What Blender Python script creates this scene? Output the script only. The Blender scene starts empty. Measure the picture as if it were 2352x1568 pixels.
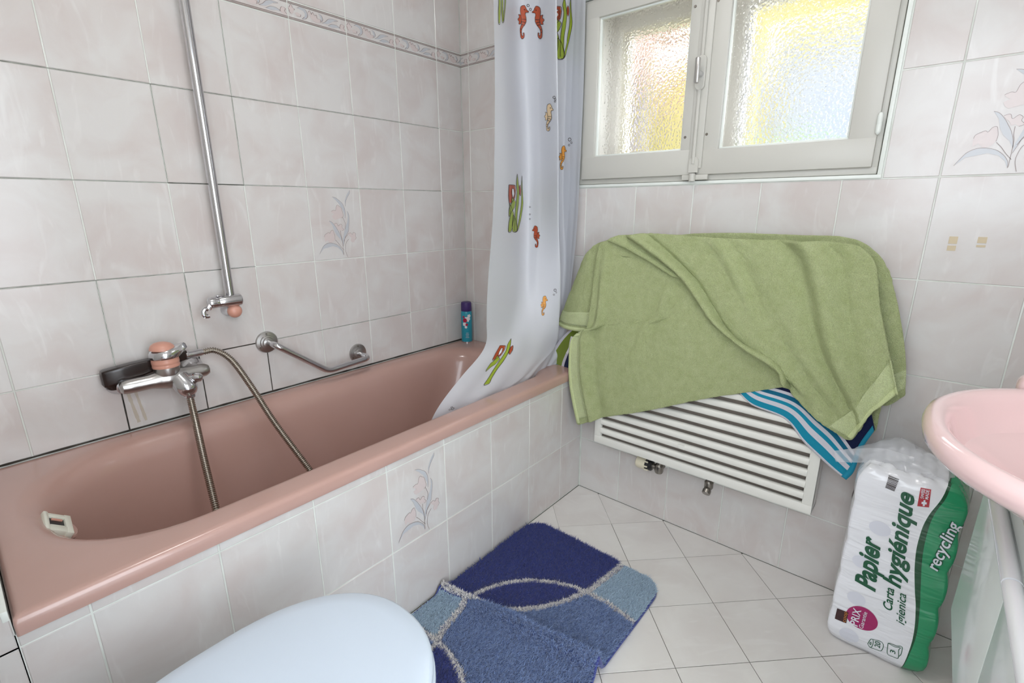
import bpy, bmesh, math, random
import numpy as np
from mathutils import Vector, Matrix, Quaternion
from mathutils.bvhtree import BVHTree
from mathutils.geometry import tessellate_polygon

random.seed(7)
rng = np.random.default_rng(7)
scene = bpy.context.scene
COL = scene.collection

# ------------------------------------------------------------------ camera
cam_data = bpy.data.cameras.new('camera')
cam = bpy.data.objects.new('camera', cam_data)
COL.objects.link(cam)
cam_data.sensor_fit = 'HORIZONTAL'
cam_data.sensor_width = 36.0
cam_data.lens = 17.216
cam_data.clip_start = 0.02
right = Vector((0.64720938, -0.76230761, -0.0026694))
up = Vector((0.20269478, 0.16871281, 0.96459878))
fwd = Vector((0.73487063, 0.62483845, -0.26370829))
mw = Matrix((right, up, -fwd)).transposed().to_4x4()
mw.translation = Vector((-1.6006, -1.6392, 1.1463))
cam.matrix_world = mw
scene.camera = cam

# ------------------------------------------------------------------ world, sun, exposure
world = bpy.data.worlds.new('world')
scene.world = world
world.use_nodes = True
bg = world.node_tree.nodes['Background']
bg.inputs['Color'].default_value = (0.87, 0.93, 1.0, 1)
bg.inputs['Strength'].default_value = 4.3

portal_d = bpy.data.lights.new('window_daylight', 'AREA')   # light portal for the sky seen through the window
portal_d.shape = 'RECTANGLE'
portal_d.size = 0.9
portal_d.size_y = 0.58
portal_d.cycles.is_portal = True
portal = bpy.data.objects.new('window_daylight', portal_d)
COL.objects.link(portal)
portal.matrix_world = Matrix.Translation((0.36, -1.05, 1.51)) @ Matrix.Rotation(math.radians(90), 4, 'Y')

door_pd = bpy.data.lights.new('added_doorway_fill', 'AREA')   # light portal for the unseen doorway added to fill the room
door_pd.shape = 'RECTANGLE'
door_pd.size = 0.60
door_pd.size_y = 2.0
door_pd.cycles.is_portal = True
door_p = bpy.data.objects.new('added_doorway_fill', door_pd)
COL.objects.link(door_p)
door_p.matrix_world = Matrix.Translation((-1.475, -2.28, 1.0)) @ Matrix.Rotation(math.radians(90), 4, 'X')

win2_d = bpy.data.lights.new('added_window_fill', 'AREA')   # light portal for the unseen rear window added for fill light
win2_d.shape = 'RECTANGLE'
win2_d.size = 1.0
win2_d.size_y = 0.75
win2_d.cycles.is_portal = True
win2 = bpy.data.objects.new('added_window_fill', win2_d)
COL.objects.link(win2)
win2.matrix_world = Matrix.Translation((-1.93, -1.72, 1.5)) @ Matrix.Rotation(math.radians(-90), 4, 'Y')

vs = scene.view_settings
vs.view_transform = 'Standard'
vs.look = 'None'
vs.exposure = 0.76
vs.gamma = 1.0
vs.use_curve_mapping = False
LAMP_E = 13.0            # strength of the fill lamp added on the ceiling

# ------------------------------------------------------------------ helpers: materials
def srgb(r, g, b):
    f = lambda c: (c / 255 / 12.92) if c / 255 <= 0.04045 else ((c / 255 + 0.055) / 1.055) ** 2.4
    return (f(r), f(g), f(b), 1)

MATS = {}
def mat(name, color, rough=0.5, metal=0.0, spec=0.5, coat=0.0, bump=None, var=None, sheen=0.0, trans=0.0, alpha=1.0):
    """bump=(scale, strength, distance); var=(scale, colour2) noise colour variation"""
    if name in MATS:
        return MATS[name]
    m = bpy.data.materials.new(name)
    m.use_nodes = True
    nt = m.node_tree
    p = nt.nodes['Principled BSDF']
    p.inputs['Base Color'].default_value = color
    p.inputs['Roughness'].default_value = rough
    p.inputs['Metallic'].default_value = metal
    p.inputs['Specular IOR Level'].default_value = spec
    p.inputs['Coat Weight'].default_value = coat
    p.inputs['Sheen Weight'].default_value = sheen
    p.inputs['Transmission Weight'].default_value = trans
    p.inputs['Alpha'].default_value = alpha
    tc = nt.nodes.new('ShaderNodeTexCoord')
    if var:
        n = nt.nodes.new('ShaderNodeTexNoise')
        n.inputs['Scale'].default_value = var[0]
        n.inputs['Detail'].default_value = 4
        mx = nt.nodes.new('ShaderNodeMix'); mx.data_type = 'RGBA'
        rp = nt.nodes.new('ShaderNodeMapRange')
        rp.inputs[1].default_value = 0.35; rp.inputs[2].default_value = 0.68
        nt.links.new(tc.outputs['Object'], n.inputs['Vector'])
        nt.links.new(n.outputs['Fac'], rp.inputs[0])
        nt.links.new(rp.outputs[0], mx.inputs['Factor'])
        mx.inputs['A'].default_value = color
        mx.inputs['B'].default_value = var[1]
        nt.links.new(mx.outputs['Result'], p.inputs['Base Color'])
    if bump:
        n = nt.nodes.new('ShaderNodeTexNoise')
        n.inputs['Scale'].default_value = bump[0]
        n.inputs['Detail'].default_value = 3
        b = nt.nodes.new('ShaderNodeBump')
        b.inputs['Strength'].default_value = bump[1]
        b.inputs['Distance'].default_value = bump[2]
        nt.links.new(tc.outputs['Object'], n.inputs['Vector'])
        nt.links.new(n.outputs['Fac'], b.inputs['Height'])
        nt.links.new(b.outputs['Normal'], p.inputs['Normal'])
    MATS[name] = m
    return m

def tile_material(name, ca, cb, cc, rough):
    m = bpy.data.materials.new(name); m.use_nodes = True
    nt = m.node_tree; p = nt.nodes['Principled BSDF']; L = nt.links.new
    tc = nt.nodes.new('ShaderNodeTexCoord'); oi = nt.nodes.new('ShaderNodeObjectInfo')
    mul = nt.nodes.new('ShaderNodeMath'); mul.operation = 'MULTIPLY'; mul.inputs[1].default_value = 37.0
    L(oi.outputs['Random'], mul.inputs[0])
    add = nt.nodes.new('ShaderNodeVectorMath'); add.operation = 'ADD'
    L(tc.outputs['Object'], add.inputs[0]); L(mul.outputs[0], add.inputs[1])
    n1 = nt.nodes.new('ShaderNodeTexNoise'); n1.inputs['Scale'].default_value = 7; n1.inputs['Detail'].default_value = 5
    n1.inputs['Distortion'].default_value = 0.6
    L(add.outputs[0], n1.inputs['Vector'])
    r1 = nt.nodes.new('ShaderNodeValToRGB')
    e = r1.color_ramp.elements
    e[0].position = 0.32; e[0].color = ca
    e[1].position = 0.62; e[1].color = cb
    L(n1.outputs['Fac'], r1.inputs['Fac'])
    mp = nt.nodes.new('ShaderNodeMapping'); mp.inputs['Rotation'].default_value = (0, 0, -0.62); mp.inputs['Scale'].default_value = (26, 6, 10)
    L(add.outputs[0], mp.inputs['Vector'])
    n2 = nt.nodes.new('ShaderNodeTexNoise'); n2.inputs['Scale'].default_value = 1.0; n2.inputs['Detail'].default_value = 3
    n2.inputs['Distortion'].default_value = 1.5
    L(mp.outputs[0], n2.inputs['Vector'])
    mr = nt.nodes.new('ShaderNodeMapRange'); mr.inputs[1].default_value = 0.58; mr.inputs[2].default_value = 0.78
    mr.inputs[4].default_value = 0.55
    L(n2.outputs['Fac'], mr.inputs[0])
    mx = nt.nodes.new('ShaderNodeMix'); mx.data_type = 'RGBA'
    L(mr.outputs[0], mx.inputs['Factor']); L(r1.outputs['Color'], mx.inputs['A']); mx.inputs['B'].default_value = cc
    L(mx.outputs['Result'], p.inputs['Base Color'])
    p.inputs['Roughness'].default_value = rough
    n3 = nt.nodes.new('ShaderNodeTexNoise'); n3.inputs['Scale'].default_value = 60
    L(add.outputs[0], n3.inputs['Vector'])
    b = nt.nodes.new('ShaderNodeBump'); b.inputs['Strength'].default_value = 0.06; b.inputs['Distance'].default_value = 0.002
    L(n3.outputs['Fac'], b.inputs['Height']); L(b.outputs['Normal'], p.inputs['Normal'])
    MATS[name] = m
    return m

M_TILE = tile_material('glazed_wall_tile', srgb(204, 195, 191), srgb(212, 209, 206), srgb(223, 221, 218), 0.2)
M_FLOORTILE = tile_material('glazed_floor_tile', srgb(222, 217, 213), srgb(230, 227, 223), srgb(236, 234, 231), 0.25)
M_GROUT = mat('grout', srgb(226, 229, 223), 0.8, bump=(300, .3, .001), var=(14, srgb(208, 212, 204)))
M_GROUT_F = mat('floor_grout', srgb(92, 88, 80), 0.85)
M_MOULD = mat('black_mould', srgb(38, 34, 30), 0.85, var=(40, srgb(70, 64, 56)))
M_MOULD2 = mat('grey_mould', srgb(158, 160, 152), 0.85, var=(50, srgb(110, 110, 102)))
M_PLASTER = mat('white_plaster', srgb(228, 226, 222), 0.8, bump=(120, .2, .001))
M_TUB = mat('pink_enamel', srgb(187, 153, 143), 0.19, coat=0.2, var=(4, srgb(184, 149, 138)), bump=(9, .05, .004))
M_SINK = mat('pink_porcelain', srgb(230, 199, 197), 0.09, coat=0.5)
M_PINKPL = mat('pink_plastic', srgb(206, 150, 131), 0.35)
M_CHROME = mat('chrome', srgb(205, 205, 208), 0.12, 1.0)
M_CHROME_W = mat('worn_chrome', srgb(190, 188, 186), 0.28, 1.0, bump=(180, .15, .001))
M_HOSE = mat('metal_hose', srgb(166, 158, 147), 0.26, 1.0)
M_WHITE = mat('white_gloss', srgb(232, 233, 236), 0.12, coat=0.3)
M_WINPAINT = mat('window_paint', srgb(198, 196, 188), 0.4, bump=(60, .05, .002))
M_RAD = mat('radiator_white', srgb(232, 231, 224), 0.35)
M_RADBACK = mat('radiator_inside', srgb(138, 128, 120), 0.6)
M_DARK = mat('black_plastic', srgb(28, 28, 30), 0.35)
M_NICKEL = mat('nickel', srgb(150, 145, 138), 0.3, 1.0)
M_CREAM = mat('cream_plastic', srgb(222, 214, 190), 0.4)
M_TRIM = mat('white_profile', srgb(228, 232, 226), 0.4)
M_RUST = mat('rust_stain', srgb(206, 184, 138), 0.5, alpha=0.28)
M_LID = mat('bluish_white_plastic', srgb(203, 214, 226), 0.22)

# ------------------------------------------------------------------ helpers: objects
def tag(o, label=None, cat=None, group=None, kind=None):
    if label: o['label'] = label
    if cat: o['category'] = cat
    if group: o['group'] = group
    if kind: o['kind'] = kind
    return o

def empty(name, loc=(0, 0, 0), label=None, cat=None, group=None, kind=None):
    o = bpy.data.objects.new(name, None)
    o.empty_display_size = 0.05
    o.location = loc
    COL.objects.link(o)
    return tag(o, label, cat, group, kind)

def link(name, me, parent=None, matrix=None):
    o = bpy.data.objects.new(name, me)
    COL.objects.link(o)
    if matrix is not None:
        o.matrix_basis = matrix
    if parent is not None:
        o.parent = parent
        o.matrix_parent_inverse = parent_inv(parent)
    return o

def wmat(o):
    return (wmat(o.parent) @ o.matrix_parent_inverse @ o.matrix_basis) if o.parent else o.matrix_basis.copy()

def parent_inv(p):
    return wmat(p).inverted()

def finish(name, verts, faces, m, parent=None, smooth=False, matrix=None, auto=None):
    me = bpy.data.meshes.new(name)
    me.from_pydata([tuple(v) for v in verts], [], faces)
    me.update()
    if m is not None:
        me.materials.append(m)
    if smooth:
        me.polygons.foreach_set('use_smooth', [True] * len(me.polygons))
        if auto:
            me.set_sharp_from_angle(angle=math.radians(auto))
    return link(name, me, parent, matrix)

class MB:
    """collects simple shapes into one mesh"""
    def __init__(self):
        self.v = []; self.f = []
    def add(self, vs, fs):
        o = len(self.v)
        self.v += [tuple(v) for v in vs]
        self.f += [tuple(i + o for i in f) for f in fs]
        return self
    def box(self, x0, x1, y0, y1, z0, z1):
        vs = [(x, y, z) for x in (x0, x1) for y in (y0, y1) for z in (z0, z1)]
        return self.add(vs, [(0, 1, 3, 2), (4, 6, 7, 5), (0, 4, 5, 1), (2, 3, 7, 6), (0, 2, 6, 4), (1, 5, 7, 3)])
    def bbox(self, x0, x1, y0, y1, z0, z1, b=0.003, seg=2):
        bm = bmesh.new()
        vs = [bm.verts.new(p) for p in [(x, y, z) for x in (x0, x1) for y in (y0, y1) for z in (z0, z1)]]
        for f in [(0, 1, 3, 2), (4, 6, 7, 5), (0, 4, 5, 1), (2, 3, 7, 6), (0, 2, 6, 4), (1, 5, 7, 3)]:
            bm.faces.new([vs[i] for i in f])
        bmesh.ops.bevel(bm, geom=bm.edges[:], offset=b, segments=seg, affect='EDGES', profile=0.5)
        bmesh.ops.recalc_face_normals(bm, faces=bm.faces[:])
        bm.verts.index_update()
        self.add([v.co[:] for v in bm.verts], [[v.index for v in f.verts] for f in bm.faces])
        bm.free()
        return self
    def tube(self, pts, r, n=14, cap=True, closed=False):
        pts = [Vector(p) for p in pts]
        rs = r if isinstance(r, (list, tuple)) else [r] * len(pts)
        T = []
        for i in range(len(pts)):
            if closed:
                t = pts[(i + 1) % len(pts)] - pts[i - 1]
            else:
                t = pts[min(i + 1, len(pts) - 1)] - pts[max(i - 1, 0)]
            T.append(t.normalized())
        a = Vector((0, 0, 1)) if abs(T[0].z) < 0.9 else Vector((1, 0, 0))
        u = T[0].cross(a).normalized()
        vs = []
        for i, p in enumerate(pts):
            if i:
                q = T[i - 1].rotation_difference(T[i]); u = (q @ u).normalized()
            w = T[i].cross(u)
            for k in range(n):
                an = 2 * math.pi * k / n
                vs.append(p + (u * math.cos(an) + w * math.sin(an)) * rs[i])
        fs = []
        m = len(pts)
        for i in range(m if closed else m - 1):
            j = (i + 1) % m
            for k in range(n):
                fs.append((i * n + k, i * n + (k + 1) % n, j * n + (k + 1) % n, j * n + k))
        if cap and not closed:
            fs.append(tuple(range(n))[::-1]); fs.append(tuple((m - 1) * n + k for k in range(n)))
        return self.add(vs, fs)
    def lathe(self, prof, origin=(0, 0, 0), axis=(0, 0, 1), n=32):
        """prof: list of (r, h) along axis"""
        ax = Vector(axis).normalized()
        a = Vector((0, 0, 1)) if abs(ax.z) < 0.9 else Vector((1, 0, 0))
        u = ax.cross(a).normalized(); w = ax.cross(u)
        o = Vector(origin)
        vs = []
        for r, h in prof:
            for k in range(n):
                an = 2 * math.pi * k / n
                vs.append(o + ax * h + (u * math.cos(an) + w * math.sin(an)) * r)
        fs = []
        for i in range(len(prof) - 1):
            for k in range(n):
                fs.append((i * n + k, i * n + (k + 1) % n, (i + 1) * n + (k + 1) % n, (i + 1) * n + k))
        fs.append(tuple(range(n))[::-1]); fs.append(tuple((len(prof) - 1) * n + k for k in range(n)))
        return self.add(vs, fs)
    def loft(self, loops, cap0=False, cap1=True):
        n = len(loops[0])
        vs = [p for lp in loops for p in lp]
        fs = []
        for i in range(len(loops) - 1):
            for k in range(n):
                fs.append((i * n + k, i * n + (k + 1) % n, (i + 1) * n + (k + 1) % n, (i + 1) * n + k))
        if cap0: fs.append(tuple(range(n))[::-1])
        if cap1: fs.append(tuple((len(loops) - 1) * n + k for k in range(n)))
        return self.add(vs, fs)
    def build(self, name, m, parent=None, smooth=True, auto=35):
        o = finish(name, self.v, self.f, m, parent, smooth, None, auto)
        bm = bmesh.new(); bm.from_mesh(o.data)
        bmesh.ops.recalc_face_normals(bm, faces=bm.faces[:])
        bm.to_mesh(o.data); bm.free()
        return o

def arc_fillet(pts, rad, n=6):
    """round the corners of a 3-D polyline"""
    P = [Vector(p) for p in pts]
    out = [P[0]]
    for i in range(1, len(P) - 1):
        a, b, c = P[i - 1], P[i], P[i + 1]
        d = min(rad, (a - b).length * .49, (c - b).length * .49)
        p0 = b + (a - b).normalized() * d; p1 = b + (c - b).normalized() * d
        for k in range(n + 1):
            t = k / n
            out.append((1 - t) ** 2 * p0 + 2 * t * (1 - t) * b + t * t * p1)
    out.append(P[-1])
    return out

def catmull(P, n):
    """smooth a polyline of vectors, n points in all"""
    P = np.asarray(P, float)
    m = len(P)
    ext = np.vstack([2 * P[0] - P[1], P, 2 * P[-1] - P[-2]])
    out = []
    for q in np.linspace(0, m - 1, n):
        i = min(int(q), m - 2); t = q - i
        p0, p1, p2, p3 = ext[i], ext[i + 1], ext[i + 2], ext[i + 3]
        out.append(0.5 * (2 * p1 + (p2 - p0) * t + (2 * p0 - 5 * p1 + 4 * p2 - p3) * t * t + (3 * p1 - p0 - 3 * p2 + p3) * t ** 3))
    return np.array(out)

def resample(P, n):
    P = np.asarray(P, float)
    d = np.r_[0, np.cumsum(np.linalg.norm(np.diff(P, axis=0), axis=1))]
    q = np.linspace(0, d[-1], n)
    return np.stack([np.interp(q, d, P[:, k]) for k in range(P.shape[1])], 1)

# ---- flat print on surfaces: polygons in 2-D mapped by a function to 3-D
class Strip(list):
    """a stroke kept as separate quads"""

def print_mesh(name, polys, fmap, m, parent, maxlen=0.02):
    bm = bmesh.new()
    flat = []
    for poly in polys:
        if isinstance(poly, Strip): flat += list(poly)
        else: flat.append(poly)
    for poly in flat:
        vs = [Vector((p[0], p[1], 0)) for p in poly]
        tris = tessellate_polygon([vs])
        bv = [bm.verts.new(v) for v in vs]
        for t in tris:
            try:
                bm.faces.new([bv[i] for i in t])
            except ValueError:
                pass
    for _ in range(4):
        es = [e for e in bm.edges if e.calc_length() > maxlen]
        if not es: break
        bmesh.ops.subdivide_edges(bm, edges=es, cuts=1)
        bmesh.ops.triangulate(bm, faces=[f for f in bm.faces if len(f.verts) > 3])
    bm.verts.index_update()
    V = [fmap(v.co.x, v.co.y) for v in bm.verts]
    F = [[v.index for v in f.verts] for f in bm.faces]
    bm.free()
    return finish(name, V, F, m, parent)

def stroke(pts, w):
    """polyline -> thin tapered polygon"""
    P = catmull(pts, max(8, 4 * len(pts))) if len(pts) > 2 else np.asarray(pts, float)
    out_l, out_r = [], []
    n = len(P)
    for i in range(n):
        t = P[min(i + 1, n - 1)] - P[max(i - 1, 0)]
        L = math.hypot(*t) or 1
        nx, ny = -t[1] / L, t[0] / L
        ww = w * .5
        out_l.append((P[i][0] + nx * ww, P[i][1] + ny * ww)); out_r.append((P[i][0] - nx * ww, P[i][1] - ny * ww))
    return Strip([[out_l[i], out_l[i + 1], out_r[i + 1], out_r[i]] for i in range(n - 1)])

def text_polys(body, bold=0.0, shear=0.0):
    """built-in font -> triangles in 2-D and width, height"""
    cu = bpy.data.curves.new('lettering', 'FONT')
    cu.body = body; cu.offset = bold; cu.shear = shear; cu.resolution_u = 6
    o = bpy.data.objects.new('lettering', cu); COL.objects.link(o)
    dg = bpy.context.evaluated_depsgraph_get(); dg.update()
    me = o.evaluated_get(dg).to_mesh()
    V = [tuple(v.co[:2]) for v in me.vertices]; F = [list(p.vertices) for p in me.polygons]
    o.evaluated_get(dg).to_mesh_clear()
    bpy.data.objects.remove(o); bpy.data.curves.remove(cu)
    return np.array(V), F

# ================================================================== THE SETTING
X0, YC, ZC = -1.80, -2.15, 2.36          # wall behind the camera, sink wall, ceiling
YP = -0.651                              # face of the tiled tub apron
TUBZ = 0.541
WY0, WY1, WZ0, WZ1 = -0.600, -1.497, 1.2245, 1.815   # window opening (y, z)

floor = MB().box(X0 - .1, 0.3, YC - .1, .1, -.12, -.0015).build('floor', M_GROUT_F, smooth=False)
tag(floor, kind='structure')
wall_left = MB().box(X0 - .1, .35, .0014, .15, 0, ZC).build('wall_left', M_GROUT, smooth=False)
tag(wall_left, kind='structure')
# window wall: a slab with an opening
wb = MB()
wb.box(.0014, .32, YC - .1, WY1, 0, ZC).box(.0014, .32, WY0, .0, 0, ZC)
wb.box(.0014, .32, WY1, WY0, 0, WZ0).box(.0014, .32, WY1, WY0, WZ1, ZC)
wall_back = wb.build('wall_back', M_GROUT, smooth=False)
tag(wall_back, kind='structure')
wall_right = MB().box(X0 - .1, -1.78, YC - .12, YC, 0, ZC).box(-1.17, .0, YC - .12, YC, 0, ZC).box(-1.78, -1.17, YC - .12, YC, 2.0, ZC).build('wall_right', M_PLASTER, smooth=False)  # doorway gap added to let fill light in
tag(wall_right, kind='structure')
wall_front = MB().box(X0 - .12, X0, YC, -2.10, 0, ZC).box(X0 - .12, X0, -1.35, .0, 0, ZC).box(X0 - .12, X0, -2.10, -1.35, 0, 1.0).box(X0 - .12, X0, -2.10, -1.35, 2.0, ZC).build('wall_front', M_PLASTER, smooth=False)  # rear window gap added to brighten the window wall
tag(wall_front, kind='structure')
ceiling = MB().box(X0 - .12, .32, YC - .12, .15, ZC, ZC + .12).build('ceiling', M_PLASTER, smooth=False)
tag(ceiling, kind='structure')
wall_apron = MB().box(X0, -.0, YP + .0014, YP + .05, 0, .506).build('wall_apron', M_GROUT, smooth=False)
tag(wall_apron, kind='structure')
wall_ledge = MB().box(X0, -1.6335, YP + .0014, .0, .0, .5508).build('wall_ledge', M_GROUT, smooth=False)
tag(wall_ledge, kind='structure')

added_slab = MB().box(-4.5, 1.5, -6.0, YC - .12, -.12, -.002).build('ground_added', mat('added_slab_stone', srgb(170, 168, 162), .8), smooth=False)  # slab added outside the made-up doorway, open to the sky
tag(added_slab, kind='structure')
df = MB().bbox(-1.799, -1.78, YC - .13, YC + .012, 0, 2.05, .004).bbox(-1.17, -1.155, YC - .13, YC + .012, 0, 2.05, .004).bbox(-1.799, -1.155, YC - .13, YC + .012, 2.0, 2.05, .004)  # frame of the doorway added for its light
tag(df.build('added_doorway', M_WHITE), kind='structure')

# ---- tiles, each one an object
TM = {}
def tile_mesh(w, h, m, th=0.005, ch=0.0013):
    key = (round(w, 4), round(h, 4), m.name)
    if key in TM: return TM[key]
    a, b = w / 2, h / 2
    vs = [(-a, -b, -th), (a, -b, -th), (a, b, -th), (-a, b, -th),
          (-a, -b, -ch), (a, -b, -ch), (a, b, -ch), (-a, b, -ch),
          (-a + ch, -b + ch, 0), (a - ch, -b + ch, 0), (a - ch, b - ch, 0), (-a + ch, b - ch, 0)]
    fs = []
    for i in range(4):
        j = (i + 1) % 4
        fs += [(i, j, 4 + j, 4 + i), (4 + i, 4 + j, 8 + j, 8 + i)]
    fs.append((8, 9, 10, 11))
    me = bpy.data.meshes.new('tile'); me.from_pydata(vs, [], fs); me.materials.append(m); me.update()
    TM[key] = me
    return me

def frame(o, u, v):
    u, v = Vector(u), Vector(v); n = u.cross(v)
    m = Matrix((u, v, n)).transposed().to_4x4(); m.translation = Vector(o)
    return m
F_LEFT = frame((0, 0, 0), (1, 0, 0), (0, 0, 1))
F_BACK = frame((0, 0, 0), (0, -1, 0), (0, 0, 1))
F_APRON = frame((0, YP, 0), (1, 0, 0), (0, 0, 1))
F_FLOOR = frame((0, 0, 0), (1, 0, 0), (0, 1, 0))

def put_tile(parent, fr, u0, u1, v0, v1, m=None, g=0.0028, name='tile'):
    if u1 - u0 < .008 or v1 - v0 < .008: return None
    me = tile_mesh(u1 - u0 - g, v1 - v0 - g, m or M_TILE)
    tilt = Matrix.Rotation(rng.normal(0, .0012), 4, 'X') @ Matrix.Rotation(rng.normal(0, .0012), 4, 'Y')
    return link(name, me, parent, fr @ Matrix.Translation(((u0 + u1) / 2, (v0 + v1) / 2, 0)) @ tilt)

H = 0.2473
ZR = [0.7199 + H * k for k in range(-3, 5)]          # tile row lines: .., .720, .967, 1.214, 1.462, 1.709
ZB0, ZB1 = 1.7091, 1.7623                            # decor border strip
rowsA = [(TUBZ + .004, ZR[3])] + [(ZR[i], ZR[i + 1]) for i in range(3, 7)] + [(ZB0, ZB1), (ZB1, ZB1 + H), (ZB1 + H, ZB1 + 2 * H), (ZB1 + 2 * H, ZC)]
colsA = [0.0] + [-(0.134 + .2 * k) for k in range(9)]
decor_border = []
flower_tiles = []
for r, (v0, v1) in enumerate(rowsA):
    if v1 > ZC + .01: v1 = ZC
    for cidx in range(len(colsA) - 1):
        u1, u0 = colsA[cidx], max(colsA[cidx + 1], X0)
        t = put_tile(wall_left, F_LEFT, u0, u1, v0, v1, name='border_tile' if r == 5 else 'tile')
        if r == 5: decor_border.append((t, F_LEFT, u0, u1, v0, v1))
        if cidx == 3 and r == 2: flower_tiles.append((t, F_LEFT, u0, v0))

def clip_window(u0, u1, v0, v1):
    a0, a1, b0, b1 = -WY0 - .012, -WY1 + .012, WZ0 - .010, WZ1 + .012
    if u1 <= a0 or u0 >= a1 or v1 <= b0 or v0 >= b1: return [(u0, u1, v0, v1)]
    out = []
    if u0 < a0: out.append((u0, a0, v0, v1))
    if u1 > a1: out.append((a1, u1, v0, v1))
    w0, w1 = max(u0, a0), min(u1, a1)
    if v0 < b0: out.append((w0, w1, v0, b0))
    if v1 > b1: out.append((w0, w1, b1, v1))
    return out
rowsB = [(0.0, ZR[1])] + [(ZR[i], ZR[i + 1]) for i in range(1, 7)] + [(ZB0, ZB1), (ZB1, ZB1 + H), (ZB1 + H, ZB1 + 2 * H), (ZB1 + 2 * H, ZC)]
colsB = [0.0] + [0.0463 + .1968 * k for k in range(11)] + [2.15]
for r, (v0, v1) in enumerate(rowsB):
    v1 = min(v1, ZC)
    for cidx in range(len(colsB) - 1):
        u0, u1 = colsB[cidx], min(colsB[cidx + 1], 2.15)
        if v1 <= .52 and u1 < -YP: continue                       # behind the tub
        if v0 < .5 and u0 < -YP and v1 < .52: u0 = -YP + .003
        for (a, b, c0, d) in clip_window(u0, u1, v0, v1):
            nm = 'border_tile' if r == 7 else 'tile'
            t = put_tile(wall_back, F_BACK, a, b, c0, d, name=nm)
            if t and r == 7 and b < .75: decor_border.append((t, F_BACK, a, b, c0, d))
            if t and r == 5 and cidx == 9: flower_tiles.append((t, F_BACK, u0, v0))

rowsP = [(0.003, .2334), (.2334, .4818), (.4818, .507)]
colsP = [-.003, -.1443] + [-(.1443 + .2 * k) for k in range(1, 8)] + [-1.6335]
for r, (v0, v1) in enumerate(rowsP):
    for cidx in range(len(colsP) - 1):
        t = put_tile(wall_apron, F_APRON, colsP[cidx + 1], colsP[cidx], v0, v1)
        if r == 1 and cidx == 4: flower_tiles.append((t, F_APRON, colsP[cidx + 1], v0))
for (v0, v1) in [(0.003, .2334), (.2334, .4818), (.4818, .548)]:
    put_tile(wall_ledge, F_APRON, X0, -1.6335, v0, v1)
F_LEDGE = frame((0, 0, .552), (1, 0, 0), (0, 1, 0))
for (v0, v1) in [(-.648, -.527), (-.527, -.28), (-.28, -.033), (-.033, 0)]:
    put_tile(wall_ledge, F_LEDGE, X0, -1.643, v0, v1)
MB().bbox(-1.6425, -1.6335, YP - .001, -.002, .535, .5535, .002).build('edge_profile', M_TRIM, wall_ledge)

# ---- diagonal floor tiles, clipped to the room
def clip_poly(P, x0, x1, y0, y1):
    def cl(P, f, inter):
        out = []
        for i in range(len(P)):
            a, b = P[i - 1], P[i]
            if f(b):
                if not f(a): out.append(inter(a, b))
                out.append(b)
            elif f(a): out.append(inter(a, b))
        return out
    for ax, lim, sg in ((0, x0, 1), (0, x1, -1), (1, y0, 1), (1, y1, -1)):
        f = lambda p: sg * (p[ax] - lim) >= 0
        def inter(a, b):
            t = (lim - a[ax]) / (b[ax] - a[ax])
            return (a[0] + t * (b[0] - a[0]), a[1] + t * (b[1] - a[1]))
        if P: P = cl(P, f, inter)
    return P
d = .1412
for i in range(-14, 4):
    for j in range(-14, 4):
        if (i + j) % 2: continue
        cx, cy = -.146 + i * d, -1.031 + j * d
        P = [(cx + d, cy), (cx, cy + d), (cx - d, cy), (cx, cy - d)]
        Q = clip_poly(P, X0, -.001, YC, YP - .001)
        if len(Q) < 3: continue
        A = .5 * abs(sum(Q[k - 1][0] * Q[k][1] - Q[k][0] * Q[k - 1][1] for k in range(len(Q))))
        if A < 1e-4: continue
        if abs(A - 2 * d * d) < 1e-5:
            me = tile_mesh(d * math.sqrt(2) - .0017, d * math.sqrt(2) - .0017, M_FLOORTILE, ch=.0006)
            link('floor_tile', me, floor, Matrix.Translation((cx, cy, 0)) @ Matrix.Rotation(math.pi / 4, 4, 'Z'))
        else:
            ox, oy = sum(p[0] for p in Q) / len(Q), sum(p[1] for p in Q) / len(Q)
            k = 1 - .0009 / math.sqrt(A)
            top = [(ox + (x - ox) * k, oy + (y - oy) * k, 0) for x, y in Q]
            n = len(Q)
            vs = top + [(x, y, -.004) for x, y, _ in top]
            fs = [tuple(range(n))] + [(a, n + a, n + (a + 1) % n, (a + 1) % n) for a in range(n)]
            finish('floor_tile', vs, fs, M_FLOORTILE, floor)

# ---- dark lines of mould in joints around the tub, and caulk
def joint_line(parent, fr, a, b, w, m, name='mould_line', n=12, lift=-.0008):
    a, b = Vector((a[0], a[1])), Vector((b[0], b[1]))
    t = (b - a).normalized(); nn = Vector((-t.y, t.x))
    vs = []; fs = []
    for i in range(n + 1):
        p = a.lerp(b, i / n); ww = w * .5 * (1 + rng.normal(0, .12))
        for s in (-1, 1):
            q = p + nn * s * ww
            vs.append(fr @ Vector((q.x, q.y, lift)))
        if i: fs.append((2 * i - 2, 2 * i - 1, 2 * i + 1, 2 * i))
    return finish(name, vs, fs, m, parent)
cA = colsA
joint_line(wall_left, F_LEFT, (-1.633, TUBZ + .003), (-.002, TUBZ + .0025), .0055, M_MOULD, 'caulk_line', 60, -.0002)
joint_line(wall_left, F_LEFT, (cA[7], TUBZ), (cA[7], .68), .0034, M_MOULD)
joint_line(wall_left, F_LEFT, (cA[6], TUBZ), (cA[6], .72), .0030, M_MOULD)
joint_line(wall_left, F_LEFT, (cA[5], TUBZ), (cA[5], .72), .0028, M_MOULD)
joint_line(wall_left, F_LEFT, (cA[6], ZR[3]), (cA[5], ZR[3]), .0034, M_MOULD)
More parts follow.
